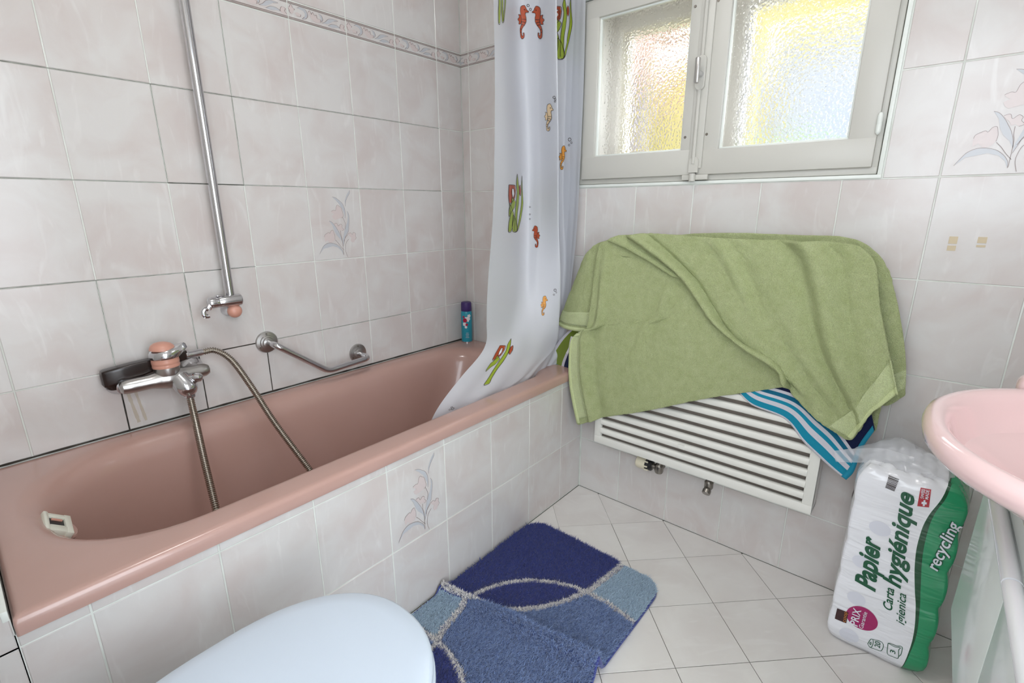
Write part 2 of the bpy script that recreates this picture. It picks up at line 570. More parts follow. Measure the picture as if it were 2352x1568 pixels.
joint_line(wall_left, F_LEFT, (cA[6], ZR[3]), (cA[6], ZR[4]), .0016, M_MOULD2)
joint_line(wall_left, F_LEFT, (cA[7], ZR[3]), (cA[7], ZR[4]), .0012, M_MOULD2)
joint_line(wall_left, F_LEFT, (cA[6], ZR[4]), (cA[5], ZR[4]), .0014, M_MOULD)
joint_line(wall_left, F_LEFT, (X0, ZR[4]), (cA[6], ZR[4]), .0016, M_MOULD2)
joint_line(wall_left, F_LEFT, (cA[6], ZR[5]), (cA[5], ZR[5]), .0024, M_MOULD2)
joint_line(wall_left, F_LEFT, (cA[6], ZR[5]), (cA[6], ZR[6]), .0014, M_MOULD2)
joint_line(wall_left, F_LEFT, (X0, ZR[5]), (cA[4], ZR[5]), .0014, M_MOULD2)
joint_line(wall_left, F_LEFT, (X0, ZR[6]), (cA[1], ZR[6]), .0018, M_MOULD2)
joint_line(wall_left, F_LEFT, (cA[5], ZR[6]), (cA[5], ZB0), .0014, M_MOULD2)
joint_line(wall_left, F_LEFT, (cA[5], ZR[5]), (cA[5], ZR[6]), .0016, M_MOULD2)
joint_line(wall_left, F_LEFT, (cA[5], ZR[3]), (cA[2], ZR[3]), .0015, M_MOULD2)
joint_line(wall_left, F_LEFT, (cA[4], ZR[5]), (cA[1], ZR[5]), .0014, M_MOULD2)
joint_line(wall_apron, F_APRON, (-1.63, .5075), (-1.44, .5075), .003, M_MOULD, 'mould_line', 40, .0008)
# rust runs under the tap
for k, (xx, w) in enumerate(((-1.322, .008), (-1.305, .007))):
    joint_line(wall_left, F_LEFT, (xx, .665), (xx + .012, TUBZ + .02), w, M_RUST, 'rust_stain', 12, .0003)
# two pairs of old adhesive pads on the window wall
M_GLUE = mat('old_adhesive', srgb(206, 190, 160), .6)
for (yy, zz, hh) in ((-1.671, 1.068, .017), (-1.671, 1.049, .012), (-1.722, 1.070, .014), (-1.722, 1.056, .005)):
    MB().box(-.0012, .0005, yy - .008, yy + .008, zz - hh / 2, zz + hh / 2).build('adhesive_pad', M_GLUE, wall_back, False)

# ---- printed decoration on tiles
M_PETAL = mat('print_pink', srgb(210, 197, 194), .22)
M_LEAF = mat('print_greyblue', srgb(190, 192, 196), .22)
M_LINE = mat('print_outline', srgb(142, 126, 120), .25)
FL = {'leaf': [[(0.089, 0.2168), (0.102, 0.2138), (0.115, 0.2048), (0.126, 0.1948), (0.133, 0.1778), (0.134, 0.1588), (0.132, 0.1438), (0.13, 0.1608), (0.124, 0.1758), (0.116, 0.1898), (0.103, 0.2048)], [(0.16, 0.2408), (0.159, 0.2308), (0.148, 0.2158), (0.14, 0.2008), (0.137, 0.1848), (0.137, 0.2028), (0.145, 0.2218), (0.152, 0.2318)], [(0.143, 0.1678), (0.148, 0.1558), (0.148, 0.1368), (0.144, 0.1148), (0.141, 0.0978), (0.126, 0.0768), (0.121, 0.0618), (0.115, 0.0448), (0.116, 0.0668), (0.122, 0.0878), (0.128, 0.1088), (0.139, 0.1288), (0.144, 0.1478)], [(0.069, 0.1358), (0.079, 0.1308), (0.089, 0.1188), (0.097, 0.1058), (0.105, 0.0908), (0.111, 0.0728), (0.114, 0.0558), (0.106, 0.0708), (0.093, 0.0848), (0.085, 0.0998), (0.08, 0.1188)], [(0.021, 0.0238), (0.029, 0.0368), (0.039, 0.0508), (0.054, 0.0588), (0.071, 0.0588), (0.089, 0.0528), (0.103, 0.0408), (0.111, 0.0278), (0.113, 0.0138), (0.106, 0.0298), (0.093, 0.0418), (0.074, 0.0478), (0.055, 0.0438), (0.038, 0.0408)]], 'petal': [[(0.08, 0.1678), (0.09, 0.1718), (0.097, 0.1708), (0.101, 0.1838), (0.107, 0.1898), (0.113, 0.1848), (0.12, 0.1798), (0.124, 0.1648), (0.126, 0.1518), (0.118, 0.1448), (0.104, 0.1418), (0.091, 0.1388), (0.084, 0.1448), (0.081, 0.1528), (0.091, 0.1578), (0.082, 0.1638)], [(0.087, 0.1248), (0.097, 0.1268), (0.102, 0.1168), (0.111, 0.1238), (0.118, 0.1188), (0.117, 0.1118), (0.123, 0.1038), (0.115, 0.0998), (0.109, 0.1048), (0.102, 0.1028), (0.098, 0.1118), (0.09, 0.1188)], [(0.045, 0.0808), (0.048, 0.0888), (0.062, 0.0958), (0.067, 0.0928), (0.073, 0.1018), (0.08, 0.1028), (0.083, 0.0938), (0.085, 0.0828), (0.084, 0.0718), (0.078, 0.0638), (0.066, 0.0588), (0.055, 0.0698), (0.047, 0.0638), (0.045, 0.0718)], [(0.138, 0.0878), (0.148, 0.0918), (0.156, 0.0858), (0.16, 0.0928), (0.169, 0.0888), (0.168, 0.0798), (0.171, 0.0728), (0.165, 0.0658), (0.162, 0.0578), (0.152, 0.0568), (0.147, 0.0648), (0.151, 0.0738), (0.144, 0.0808)]], 'stem': [[(0.122, 0.1478), (0.127, 0.1368), (0.131, 0.1218), (0.128, 0.1048)], [(0.085, 0.0698), (0.095, 0.0588), (0.105, 0.0448), (0.116, 0.0318)], [(0.109, 0.1008), (0.11, 0.0838), (0.113, 0.0668), (0.114, 0.0158)], [(0.14, 0.0698), (0.129, 0.0588), (0.124, 0.0438), (0.123, 0.0268), (0.129, 0.0058)], [(0.137, 0.0858), (0.126, 0.0748), (0.119, 0.0618)]]}
def flower(t, fr, u0, v0):
    fm = lambda a, b: fr @ Vector((u0 + a, v0 + b, .0008))
    fm2 = lambda a, b: fr @ Vector((u0 + a, v0 + b, .0012))
    print_mesh('leaf_print', FL['leaf'], fm, M_LEAF, t, .2)
    print_mesh('petal_print', FL['petal'], fm, M_PETAL, t, .2)
    out = [stroke(p, .0011) for p in FL['stem']]
    for p in FL['leaf'] + FL['petal']:
        out.append(stroke(list(p)[: len(p) * 2 // 3], .0008))
    print_mesh('outline_print', out, fm2, M_LINE, t, .2)
for ft in flower_tiles: flower(*ft)

def border(t, fr, u0, u1, v0, v1):
    w, h = .197, v1 - v0
    cut = lambda a: min(max(a, 0.002), 0.998)
    def fm_(lift):
        def f(a, b):
            uu = u0 + .0015 + a * w if fr is F_LEFT or u0 > .02 else u1 - .0015 - (1 - a) * w
            uu = min(max(uu, u0 + .0016), u1 - .0016)
            return fr @ Vector((uu, v0 + b * h, lift))
        return f
    fm, fm2 = fm_(.0008), fm_(.0012)
    lines = [[(0, y), (1, y), (1, y + .035), (0, y + .035)] for y in (.045, .115, .84, .91)]
    pk = [[(.05 + .045 * math.cos(a) * (1 + .25 * math.sin(5 * a)), .55 + .2 * math.sin(a) * (1 + .25 * math.cos(4 * a))) for a in np.linspace(0, 6.2, 22)],
          [(.13, .28), (.19, .3), (.2, .42), (.15, .5), (.1, .42)],
          [(.33, .66), (.36, .78), (.385, .6), (.41, .75), (.44, .58), (.47, .66), (.485, .48), (.54, .46), (.53, .3), (.46, .22), (.4, .3), (.36, .45)],
          [(.88, .3), (.9, .5), (.93, .56), (.97, .5), (.955, .36), (.985, .24), (.95, .16), (.915, .22)]]
    lf = [[(.15, .72), (.21, .82), (.29, .74), (.32, .5), (.29, .3), (.22, .2), (.26, .36), (.275, .52), (.25, .66), (.2, .7)],
          [(.51, .76), (.56, .7), (.58, .5), (.55, .34), (.55, .5), (.53, .64)],
          [(.56, .3), (.62, .42), (.68, .62), (.76, .7), (.86, .68), (.78, .6), (.72, .46), (.66, .34)],
          [(.66, .24), (.74, .4), (.82, .42), (.9, .3), (.83, .3), (.76, .22)]]
    print_mesh('petal_print', pk, fm, M_PETAL, t, .3)
    print_mesh('leaf_print', lf, fm, M_LEAF, t, .3)
    print_mesh('outline_print', lines + [stroke(p[:len(p) * 3 // 4], .008) for p in pk + lf], fm2, M_LINE, t, .3)
for bt in decor_border:
    if bt[3] > -1.25: border(*bt)

# ------------------------------------------------------------------ the window
win = empty('window_1', (0.05, -1.05, WZ0), kind='structure')
def rect_frame(x0, x1, ya, yb, za, zb, w, wb=None, b=.003):
    """picture frame in the y-z plane (ya > yb)"""
    wb = w if wb is None else wb
    m = MB()
    m.bbox(x0, x1, yb, ya, za, za + wb, b).bbox(x0, x1, yb, ya, zb - w, zb, b)
    m.bbox(x0, x1, ya - w, ya, za + wb - b, zb - w + b, b).bbox(x0, x1, yb, yb + w, za + wb - b, zb - w + b, b)
    return m
rect_frame(.006, .085, WY0 - .0015, WY1 + .0015, WZ0 + .0015, WZ1 - .0015, .022, .020).build('frame', M_WINPAINT, win)
# white edging profile round the tiles
rect_frame(-.004, .02, WY0 + .010, WY1 - .010, WZ0 - .009, WZ1 + .010, .0095, None, .0015).build('edge_profile', M_TRIM, win)
# sill tiles seam ticks
sash_l = rect_frame(-.008, .034, -.617, -1.030, 1.243, 1.802, .050, .076).build('sash', M_WINPAINT, win)
sash_r = rect_frame(-.008, .034, -1.036, -1.483, 1.243, 1.802, .060, .072).build('sash', M_WINPAINT, win)
for s, (ya, yb, za) in ((sash_l, (-.667, -.980, 1.319)), (sash_r, (-1.096, -1.423, 1.315))):
    rect_frame(.002, .012, ya + .004, yb - .004, za - .004, 1.756, .009, None, .002).build('glazing_bead', M_TRIM, s)

def window_glass(name, bumpy):
    m = bpy.data.materials.new(name); m.use_nodes = True
    nt = m.node_tree; L = nt.links.new
    nt.nodes.remove(nt.nodes['Principled BSDF'])
    out = nt.nodes['Material Output']
    tr = nt.nodes.new('ShaderNodeBsdfTransparent')
    if bumpy:
        rf = nt.nodes.new('ShaderNodeBsdfRefraction'); rf.inputs['IOR'].default_value = 1.45; rf.inputs['Roughness'].default_value = .04
        gl = nt.nodes.new('ShaderNodeBsdfGlossy'); gl.inputs['Roughness'].default_value = .06
        tc = nt.nodes.new('ShaderNodeTexCoord')
        vo = nt.nodes.new('ShaderNodeTexVoronoi'); vo.inputs['Scale'].default_value = 150; vo.feature = 'SMOOTH_F1'
        no = nt.nodes.new('ShaderNodeTexNoise'); no.inputs['Scale'].default_value = 90
        ad = nt.nodes.new('ShaderNodeMath'); ad.operation = 'ADD'
        L(tc.outputs['Object'], vo.inputs['Vector']); L(tc.outputs['Object'], no.inputs['Vector'])
        L(vo.outputs['Distance'], ad.inputs[0]); L(no.outputs['Fac'], ad.inputs[1])
        bu = nt.nodes.new('ShaderNodeBump'); bu.inputs['Strength'].default_value = .30; bu.inputs['Distance'].default_value = .004
        L(ad.outputs[0], bu.inputs['Height'])
        for n in (rf, gl): L(bu.outputs['Normal'], n.inputs['Normal'])
        m1 = nt.nodes.new('ShaderNodeMixShader'); m1.inputs[0].default_value = .85
        L(tr.outputs[0], m1.inputs[1]); L(rf.outputs[0], m1.inputs[2])
        m2 = nt.nodes.new('ShaderNodeMixShader'); m2.inputs[0].default_value = .04
        L(m1.outputs[0], m2.inputs[1]); L(gl.outputs[0], m2.inputs[2])
        L(m2.outputs[0], out.inputs['Surface'])
    else:
        gl = nt.nodes.new('ShaderNodeBsdfGlossy'); gl.inputs['Roughness'].default_value = .02
        m2 = nt.nodes.new('ShaderNodeMixShader'); m2.inputs[0].default_value = .06
        L(tr.outputs[0], m2.inputs[1]); L(gl.outputs[0], m2.inputs[2])
        L(m2.outputs[0], out.inputs['Surface'])
    return m
M_HAMMER = window_glass('hammered_glass', True)
M_PANE = window_glass('clear_glass', False)
def pane(x, ya, yb, za, zb, m, par):
    return MB().box(x - .002, x + .002, yb, ya, za, zb).build('pane', m, par, False)
pane(.014, -.660, -.987, 1.312, 1.758, M_HAMMER, sash_l)
pane(.014, -1.090, -1.430, 1.308, 1.758, M_HAMMER, sash_r)
# outer storm window
M_STORM = mat('storm_window_paint', srgb(226, 222, 214), .45)
ow = rect_frame(.20, .245, WY0 - .002, WY1 + .002, WZ0 + .002, WZ1 - .002, .07, .10).build('outer_frame', M_STORM, win)
MB().bbox(.20, .245, -1.09, -.985, WZ0 + .1, WZ1 - .07, .003).build('outer_mullion', M_STORM, win)
pane(.222, -.665, -.99, 1.32, 1.75, M_PANE, win)
pane(.222, -1.085, -1.43, 1.32, 1.75, M_PANE, win)
# reveal lining between the two windows
rv = MB()
rv.box(.086, .199, WY1, WY0, WZ0, WZ0 + .004).box(.086, .199, WY1, WY0, WZ1 - .004, WZ1)
rv.box(.086, .199, WY0 - .004, WY0, WZ0, WZ1).box(.086, .199, WY1, WY1 + .004, WZ0, WZ1)
rv.build('reveal', M_STORM, win, False)
# espagnolette: bar, cover strip, plate, handle, catch, screws, hinge
MB().bbox(-.014, -.006, -1.052, -1.012, 1.262, 1.80, .002).build('cover_strip', M_WINPAINT, win)
esp = MB().tube([(-.018, -1.028, 1.275), (-.018, -1.028, 1.80)], .0055, 10).build('espagnolette_bar', M_WINPAINT, win)
plate = MB()
lp = []
for x in (-.012, -.022, -.0235):
    k = 1.0 if x > -.0235 else .86
    lp.append([Vector((x, -1.028 + k * .0145 * math.cos(a), 1.528 + (.033 if math.sin(a) >= 0 else -.033) + k * .0145 * math.sin(a))) for a in np.linspace(0, 2 * math.pi, 28, endpoint=False)])
plate.loft(lp, True, True).build('handle_plate', M_WINPAINT, win)
hd = MB().lathe([(.0085, 0), (.008, .012), (.0065, .024)], (-.0235, -1.030, 1.523), (-1, 0, 0), 18).build('handle_neck', M_CHROME, win)
MB().bbox(-.060, -.046, -1.036, -1.024, 1.494, 1.562, .003).build('handle', M_CHROME_W, win)
lp = []
for x in (-.010, -.019):
    P = [(-.0145, -.022), (.0145, -.022)] + [(.0145 * math.cos(a), .010 + .0145 * math.sin(a)) for a in np.linspace(0, math.pi, 12)]
    lp.append([Vector((x, -1.030 + p[0], 1.271 + p[1])) for p in P])
MB().loft(lp, True, True).build('catch_cover', M_WINPAINT, win)
MB().bbox(-.016, -.005, -1.075, -.995, 1.2275, 1.243, .0015).build('catch_plate', M_WINPAINT, win)
MB().lathe([(.0095, 0), (.0095, .022)], (-.020, -1.030, 1.224), (0, 0, 1), 16).build('catch_sleeve', M_WINPAINT, win)
for (yy, zz) in ((-.992, 1.355), (-1.058, 1.358), (-.990, 1.71), (-1.056, 1.71)):
    MB().lathe([(.0042, 0), (.0035, .0016)], (-.008, yy, zz), (-1, 0, 0), 12).build('screw', M_NICKEL, win)
for zz in (1.345, 1.71):
    hg = MB().lathe([(.002, -.026), (.0055, -.022), (.0062, -.019), (.0062, -.002), (.0058, -.001), (.0062, 0), (.0062, .019), (.0045, .024), (.001, .026)], (-.012, -1.484, zz), (0, 0, 1), 14)
    hg.bbox(-.012, .01, -1.486, -1.478, zz - .015, zz + .015, .001)
    hg.build('hinge', M_TRIM, win)

# open window behind the camera, added to throw light on the window wall
win2_f = rect_frame(X0 - .09, X0 - .03, -1.352, -2.098, 1.002, 1.998, .045)
tag(win2_f.build('added_window', M_WINPAINT), kind='structure')

# ------------------------------------------------------------------ outside
M_YEL = mat('yellow_render', srgb(128, 117, 54), .8, bump=(40, .2, .004))
M_EAVE = mat('pink_eave', srgb(150, 120, 116), .8)
M_PIER = mat('grey_pier', srgb(98, 92, 104), .8)
M_GROUND = mat('garden_ground', srgb(150, 150, 130), .9)
grd = MB().box(.4, 14, -9, 9, -2.9, -2.8).build('ground', M_GROUND, smooth=False)
tag(grd, kind='structure')
nb = empty('neighbour_house', (4.2, .5, -2.8), 'yellow rendered house glimpsed through the hammered window glass', 'house')
MB().box(4.2, 7.5, -2.4, .58, -2.8, 3.60).build('wall', M_YEL, nb, False)
MB().box(4.2, 7.5, .58, 6, -2.8, 2.50).build('wall', M_YEL, nb, False)
MB().box(3.9, 7.5, 1.08, 6, 2.50, 3.20).build('eave', M_EAVE, nb, False)
MB().box(3.8, 4.2, 1.16, 1.85, -2.8, 2.50).build('pier', M_PIER, nb, False)
wn = rect_frame(4.10, 4.21, -.06, -1.30, 0.9, 2.66, .09).build('window', mat('neighbour_frame', srgb(112, 110, 108), .5), nb)
M_NPANE = mat('neighbour_pane', srgb(108, 112, 120), .6)
finish('pane', [(4.19, -.12, 1.0), (4.19, -1.2, 1.0), (4.19, -1.2, 2.62), (4.19, -.12, 2.62)], [(0, 1, 2, 3)], M_NPANE, wn)
# a shrub beyond the house corner
bush = []
bm = bmesh.new()
for k in range(520):
    c = Vector((3.3, -.62, 1.25)) + Vector(rng.normal(0, 1, 3)) * .17
    u = Vector(rng.normal(0, 1, 3)).normalized() * .05
    v = u.cross(Vector(rng.normal(0, 1, 3))).normalized() * .025
    bm.faces.new([bm.verts.new(c - u), bm.verts.new(c + v), bm.verts.new(c + u), bm.verts.new(c - v)])
me = bpy.data.meshes.new('foliage'); bm.to_mesh(me); bm.free()
me.materials.append(mat('leaf_green', srgb(120, 150, 84), .6))
sh = empty('shrub', (3.3, -.62, -2.8), 'green leafy shrub beyond the right-hand window pane', 'shrub')
fo = link('foliage', me, sh); fo['kind'] = 'stuff'
MB().tube([(3.3, -.62, -2.8), (3.3, -.62, -1), (3.31, -.62, 1.1)], [.07, .06, .03], 8).build('trunk', mat('bark', srgb(110, 90, 70), .9), sh)

# ================================================================== OBJECTS
def rrect(x0, x1, y0, y1, z, rads, nc=12, ns=10):
    """rounded rectangle loop, counter-clockwise from +x side; rads=(r at x1y1, x0y1, x0y0, x1y0)"""
    P = []
    cs = [(x1, y1, rads[0], 0), (x0, y1, rads[1], 1), (x0, y0, rads[2], 2), (x1, y0, rads[3], 3)]
    arcs = []
    for (cx, cy, r, q) in cs:
        sx = -1 if q in (0, 3) else 1; sy = -1 if q in (0, 1) else 1
        ox, oy = cx + sx * r, cy + sy * r
        arcs.append([(ox + r * math.cos(a), oy + r * math.sin(a)) for a in np.linspace(q * math.pi / 2, (q + 1) * math.pi / 2, nc)])
    for i in range(4):
        P += arcs[i]
        a, b = arcs[i][-1], arcs[(i + 1) % 4][0]
        P += [(a[0] + (b[0] - a[0]) * k / (ns + 1), a[1] + (b[1] - a[1]) * k / (ns + 1)) for k in range(1, ns + 1)]
    return [Vector((p[0], p[1], z)) for p in P]

# ---- bathtub
tub = empty('bathtub', (-.8, -.33, 0), 'old rose pink enamel bathtub built in behind the tiled apron', 'bathtub')
R4 = lambda a, b: (b, a, a, b)
loops = [rrect(-1.632, -.0035, -.6605, -.004, .507, R4(.004, .004)),
         rrect(-1.632, -.0035, -.6615, -.004, .513, R4(.004, .004)),
         rrect(-1.632, -.0035, -.6615, -.004, .530, R4(.004, .004)),
         rrect(-1.631, -.004, -.6590, -.0045, .5365, R4(.005, .005)),
         rrect(-1.627, -.006, -.6535, -.006, .5405, R4(.006, .006)),
         rrect(-1.620, -.010, -.6450, -.010, .5412, R4(.010, .010)),
         rrect(-1.598, -.080, -.5980, -.040, .5410, R4(.240, .150)),
         rrect(-1.586, -.092, -.5890, -.052, .5395, R4(.245, .150)),
         rrect(-1.574, -.104, -.5810, -.064, .5345, R4(.245, .150)),
         rrect(-1.562, -.116, -.5750, -.076, .5250, R4(.240, .150)),
         rrect(-1.551, -.128, -.5700, -.086, .508, R4(.235, .145)),
         rrect(-1.542, -.140, -.5660, -.093, .480, R4(.230, .140)),
         rrect(-1.530, -.165, -.5600, -.100, .420, R4(.215, .135)),
         rrect(-1.510, -.215, -.5500, -.110, .320, R4(.195, .130)),
         rrect(-1.490, -.270, -.5400, -.120, .230, R4(.170, .125)),
         rrect(-1.465, -.320, -.5250, -.135, .170, R4(.140, .115)),
         rrect(-1.425, -.370, -.4950, -.165, .135, R4(.105, .095)),
         rrect(-1.350, -.450, -.4400, -.220, .118, R4(.070, .070)),
         rrect(-1.200, -.600, -.3600, -.300, .114, R4(.020, .020))]
MB().loft(loops, False, True).build('basin', M_TUB, tub, True, 60)
# overflow / bath filler fitting on the left end
ov = empty('overflow_fitting', (-1.545, -.40, .46)); ov.parent = tub; ov.matrix_parent_inverse = parent_inv(tub)
M_OLDW = mat('yellowed_white', srgb(222, 222, 208), .35)
of = Vector((-1.547, -.325, .497)); on = Vector((.62, -.12, .78)).normalized()      # lies on the end wall
ou = Vector((0, 1, 0)); ou = (ou - on * ou.dot(on)).normalized(); ow_ = on.cross(ou)
def ovb(name, u0, u1, w0, w1, n0, n1, m, b=.002):
    mb = MB().bbox(u0, u1, w0, w1, n0, n1, b)
    mb.v = [tuple(of + ou * v[0] + ow_ * v[1] + on * v[2]) for v in mb.v]
    return mb.build(name, m, ov)
mb = MB().lathe([(.043, -.006), (.044, .001), (.041, .004), (.034, .005)], of, on, 36); mb.build('rosette', M_TUB, ov)
ovb('housing', -.034, -.014, -.016, .022, .0, .015, M_OLDW)
ovb('housing', .020, .034, -.016, .022, .0, .015, M_OLDW)
ovb('housing', -.036, .036, .016, .026, .0, .018, M_OLDW, .004)
ovb('housing', -.036, .036, -.026, -.013, .0, .015, M_OLDW)
ovb('recess', -.016, .022, -.014, .018, .004, .0105, M_DARK, .001)
ovb('lever', -.013, -.009, -.012, .014, .009, .0135, M_OLDW, .001)
ovb('latch', .012, .017, -.010, .010, .009, .0135, M_PINKPL, .001)

# ---- riser rail for the shower
rail = empty('shower_rail', (-1.036, -.052, .88), 'chrome shower riser rail with sliding holder and pink knob', 'shower rail')
RX, RY = -1.040, -.052
MB().tube([(RX, RY, .885), (RX, RY, 1.95)], .0125, 20).build('pole', M_CHROME, rail)
MB().lathe([(.024, 0), (.024, .006), (.013, .010), (.013, .052)], (RX, -.001, 1.93), (0, -1, 0), 20).build('wall_bracket', M_CHROME, rail)
# slider body: short horizontal cylinder crossing the pole
sl = MB().lathe([(.010, 0), (.0155, .003), (.017, .008), (.017, .026), (.0164, .027), (.017, .028), (.0178, .06), (.0178, .088), (.016, .0905)], (RX - .064, RY - .006, .880), (1, 0, .0), 24)
sl.build('holder_body', M_CHROME, rail)
MB().bbox(RX - .040, RX - .020, RY - .014, RY + .002, .896, .901, .002).build('button', M_CHROME, rail)
# C shaped clip at the left end
cl = [(RX - .074 + .0085 * math.cos(a), RY - .014, .855 + .011 * math.sin(a)) for a in np.linspace(math.radians(60), math.radians(300), 14)]
MB().tube(cl, .0066, 10).tube([(RX - .058, RY - .008, .876), (RX - .069, RY - .014, .864)], .0075, 10).build('clip', M_CHROME, rail)
MB().lathe([(.022, 0), (.022, .006), (.0195, .02), (.0190, .045), (.0205, .050)], (RX + .006, -.001, .846), (0, -1, 0), 24).build('knob_stem', M_CHROME, rail)
MB().lathe([(.0205, .0), (.0200, .006), (.0165, .0130), (.010, .0170), (.001, .0185)], (RX + .006, -.051, .846), (0, -1, 0), 24).build('knob', M_PINKPL, rail)

# ---- grab bar
grab = empty('grab_bar', (-.77, -.03, .58), 'angled chrome grab bar with two round wall flanges above the tub', 'grab bar')
pts = arc_fillet([(-.933, -.004, .718), (-.933, -.070, .718), (-.766, -.074, .589), (-.598, -.074, .598), (-.600, -.004, .604)], .022, 7)
MB().tube(pts, .0105, 18).build('bar', M_CHROME, grab)
for (fx, fz) in ((-.933, .718), (-.600, .604)):
    fl = MB().lathe([(.036, 0), (.036, .003), (.034, .006), (.024, .008), (.023, .012), (.018, .013), (.016, .018), (.0125, .019)], (fx, -.001, fz), (0, -1, 0), 32).build('flange', M_CHROME_W, grab)
    for a in (90, 210, 330):
        MB().lathe([(.0035, 0), (.003, .002)], (fx + .028 * math.cos(math.radians(a)), -.007, fz + .028 * math.sin(math.radians(a))), (0, -1, 0), 10).build('screw', M_NICKEL, fl)

# ---- bath mixer tap
tap = empty('bath_mixer_tap', (-1.23, -.06, .64), 'chrome wall mixer tap with pink collar and pink dome cap', 'tap')
TX, TY, TZ = -1.236, -.068, .690
bodyp = [(.0, -.112), (.011, -.111), (.017, -.106), (.0195, -.096), (.0200, -.080), (.0200, -.045), (.0250, -.025), (.0300, -.010), (.0310, .0), (.0290, .018), (.0230, .034), (.0200, .050), (.0195, .080), (.0185, .092), (.0130, .101), (.0, .105)]
MB().lathe([(max(r, .0005), h) for r, h in bodyp], (TX, TY, TZ), (1, 0, 0), 28).build('body', M_CHROME_W, tap)
for ex in (TX - .098, TX + .075):
    MB().lathe([(.0335, 0), (.032, .006), (.024, .018), (.0185, .026), (.0185, .06)], (ex, -.001, TZ - .002), (0, -1, 0), 28).build('wall_rosette', M_CHROME, tap)
MB().lathe([(.0300, 0), (.0315, .012), (.0315, .022)], (TX, TY, TZ + .012), (0, 0, 1), 30).build('neck', M_CHROME_W, tap)
col = MB().lathe([(.0325, .0), (.0330, .003), (.0322, .009), (.0328, .010), (.0332, .016), (.0325, .019), (.0325, .026)], (TX, TY, TZ + .034), (0, 0, 1), 30).build('collar', M_PINKPL, tap)
# lever ring: tilted chrome hoop with a pointed tip
lp = []
for (h, k) in ((0, 1.0), (.010, 1.05), (.021, .96), (.024, .86)):
    row = []
    for a in np.linspace(0, 2 * math.pi, 36, endpoint=False):
        tip = max(0, math.cos(a - math.radians(-18))) ** 14
        r = .0345 * k + .020 * tip * (1 if h > .004 else .1)
        row.append(Vector((TX + r * math.cos(a), TY + r * math.sin(a), TZ + .060 + h + .008 * tip * (h > .004) + .004 * math.cos(a) * (h > .004))))
    lp.append(row)
MB().loft(lp, True, True).build('lever', M_CHROME, tap)
MB().lathe([(.0305, 0), (.0300, .004), (.0270, .012), (.0200, .0180), (.0100, .0212), (.0008, .0222)], (TX - .002, TY, TZ + .082), (.10, 0, 1), 28).build('cap', M_PINKPL, tap)
# spout head / outlet in front and the hose union below it
MB().lathe([(.026, 0), (.027, .015), (.0275, .030), (.025, .044), (.019, .054), (.010, .060), (.001, .062)], (TX + .020, TY - .012, TZ - .004), (.30, -.62, -.72), 28).build('outlet_head', M_CHROME, tap)
MB().lathe([(.0145, 0), (.0150, .010), (.0150, .022), (.0115, .026)], (TX + .032, TY - .038, TZ - .034), (0, 0, -1), 8).build('hose_union', M_CHROME, tap)
MB().lathe([(.010, 0), (.012, .002), (.012, .010), (.0135, .012), (.0145, .020), (.0125, .029), (.0070, .034), (.001, .036)], (TX + .040, TY - .030, TZ - .006), (.80, -.55, .05), 22).build('diverter_knob', M_CHROME, tap)

# ---- hand shower lying behind the tap, with its metal hose
M_SMOKE = mat('smoked_brown_plastic', srgb(34, 22, 19), .22)
hs = empty('hand_shower', (-1.27, -.03, .70), 'smoked brown hand shower resting behind the tap with metal hose', 'hand shower')
lp = []
for (t, w, hh, dz) in ((0, .006, .014, -.001), (.003, .014, .021, 0), (.010, .0175, .0235, 0), (.05, .0185, .0235, .004), (.075, .018, .0215, .008), (.11, .0165, .0180, .013), (.15, .0145, .0150, .018), (.20, .0125, .0130, .023)):
    cx = -1.376 + t; cz = .715 + dz
    lp.append([Vector((cx, -.036 + w * np.sign(math.cos(a)) * abs(math.cos(a)) ** .28, cz + hh * np.sign(math.sin(a)) * abs(math.sin(a)) ** .28)) for a in np.linspace(0, 2 * math.pi, 40, endpoint=False)])
MB().loft(lp, True, True).build('handset', M_SMOKE, hs)
lp = [[Vector((-1.336 + r * .034 * math.cos(a), -.038 + r * .0165 * math.sin(a), z)) for a in np.linspace(0, 2 * math.pi, 28, endpoint=False)] for z, r in ((.694, 1.0), (.687, .97), (.682, .8), (.680, .5))]
MB().loft(lp, True, True).build('spray_face', M_SMOKE, hs)
ax = Vector((1, -.05, .02)).normalized()
n0 = Vector((-1.180, -.040, .736))
MB().lathe([(.0100, 0), (.0122, .002), (.0122, .010), (.0112, .012), (.0105, .040), (.0092, .046)], n0, ax, 20).build('hose_nut', M_CHROME, hs)
hp = catmull([n0 + ax * .044, (-1.105, -.055, .737), (-1.075, -.085, .705), (-1.055, -.150, .630), (-1.035, -.230, .530), (-1.000, -.340, .400), (-.975, -.430, .300), (-1.000, -.470, .215),
              (-1.080, -.440, .160), (-1.170, -.400, .148), (-1.240, -.410, .165), (-1.268, -.405, .26), (-1.252, -.335, .38), (-1.232, -.235, .49), (-1.212, -.145, .58), (-1.204, -.106, .632)], 700)
hp = resample(hp, 1800)
rs = [.0083 + .0013 * (1 if (i % 6) < 3 else -1) for i in range(len(hp))]
MB().tube(hp, rs, 10).build('hose', M_HOSE, hs, True, 80)

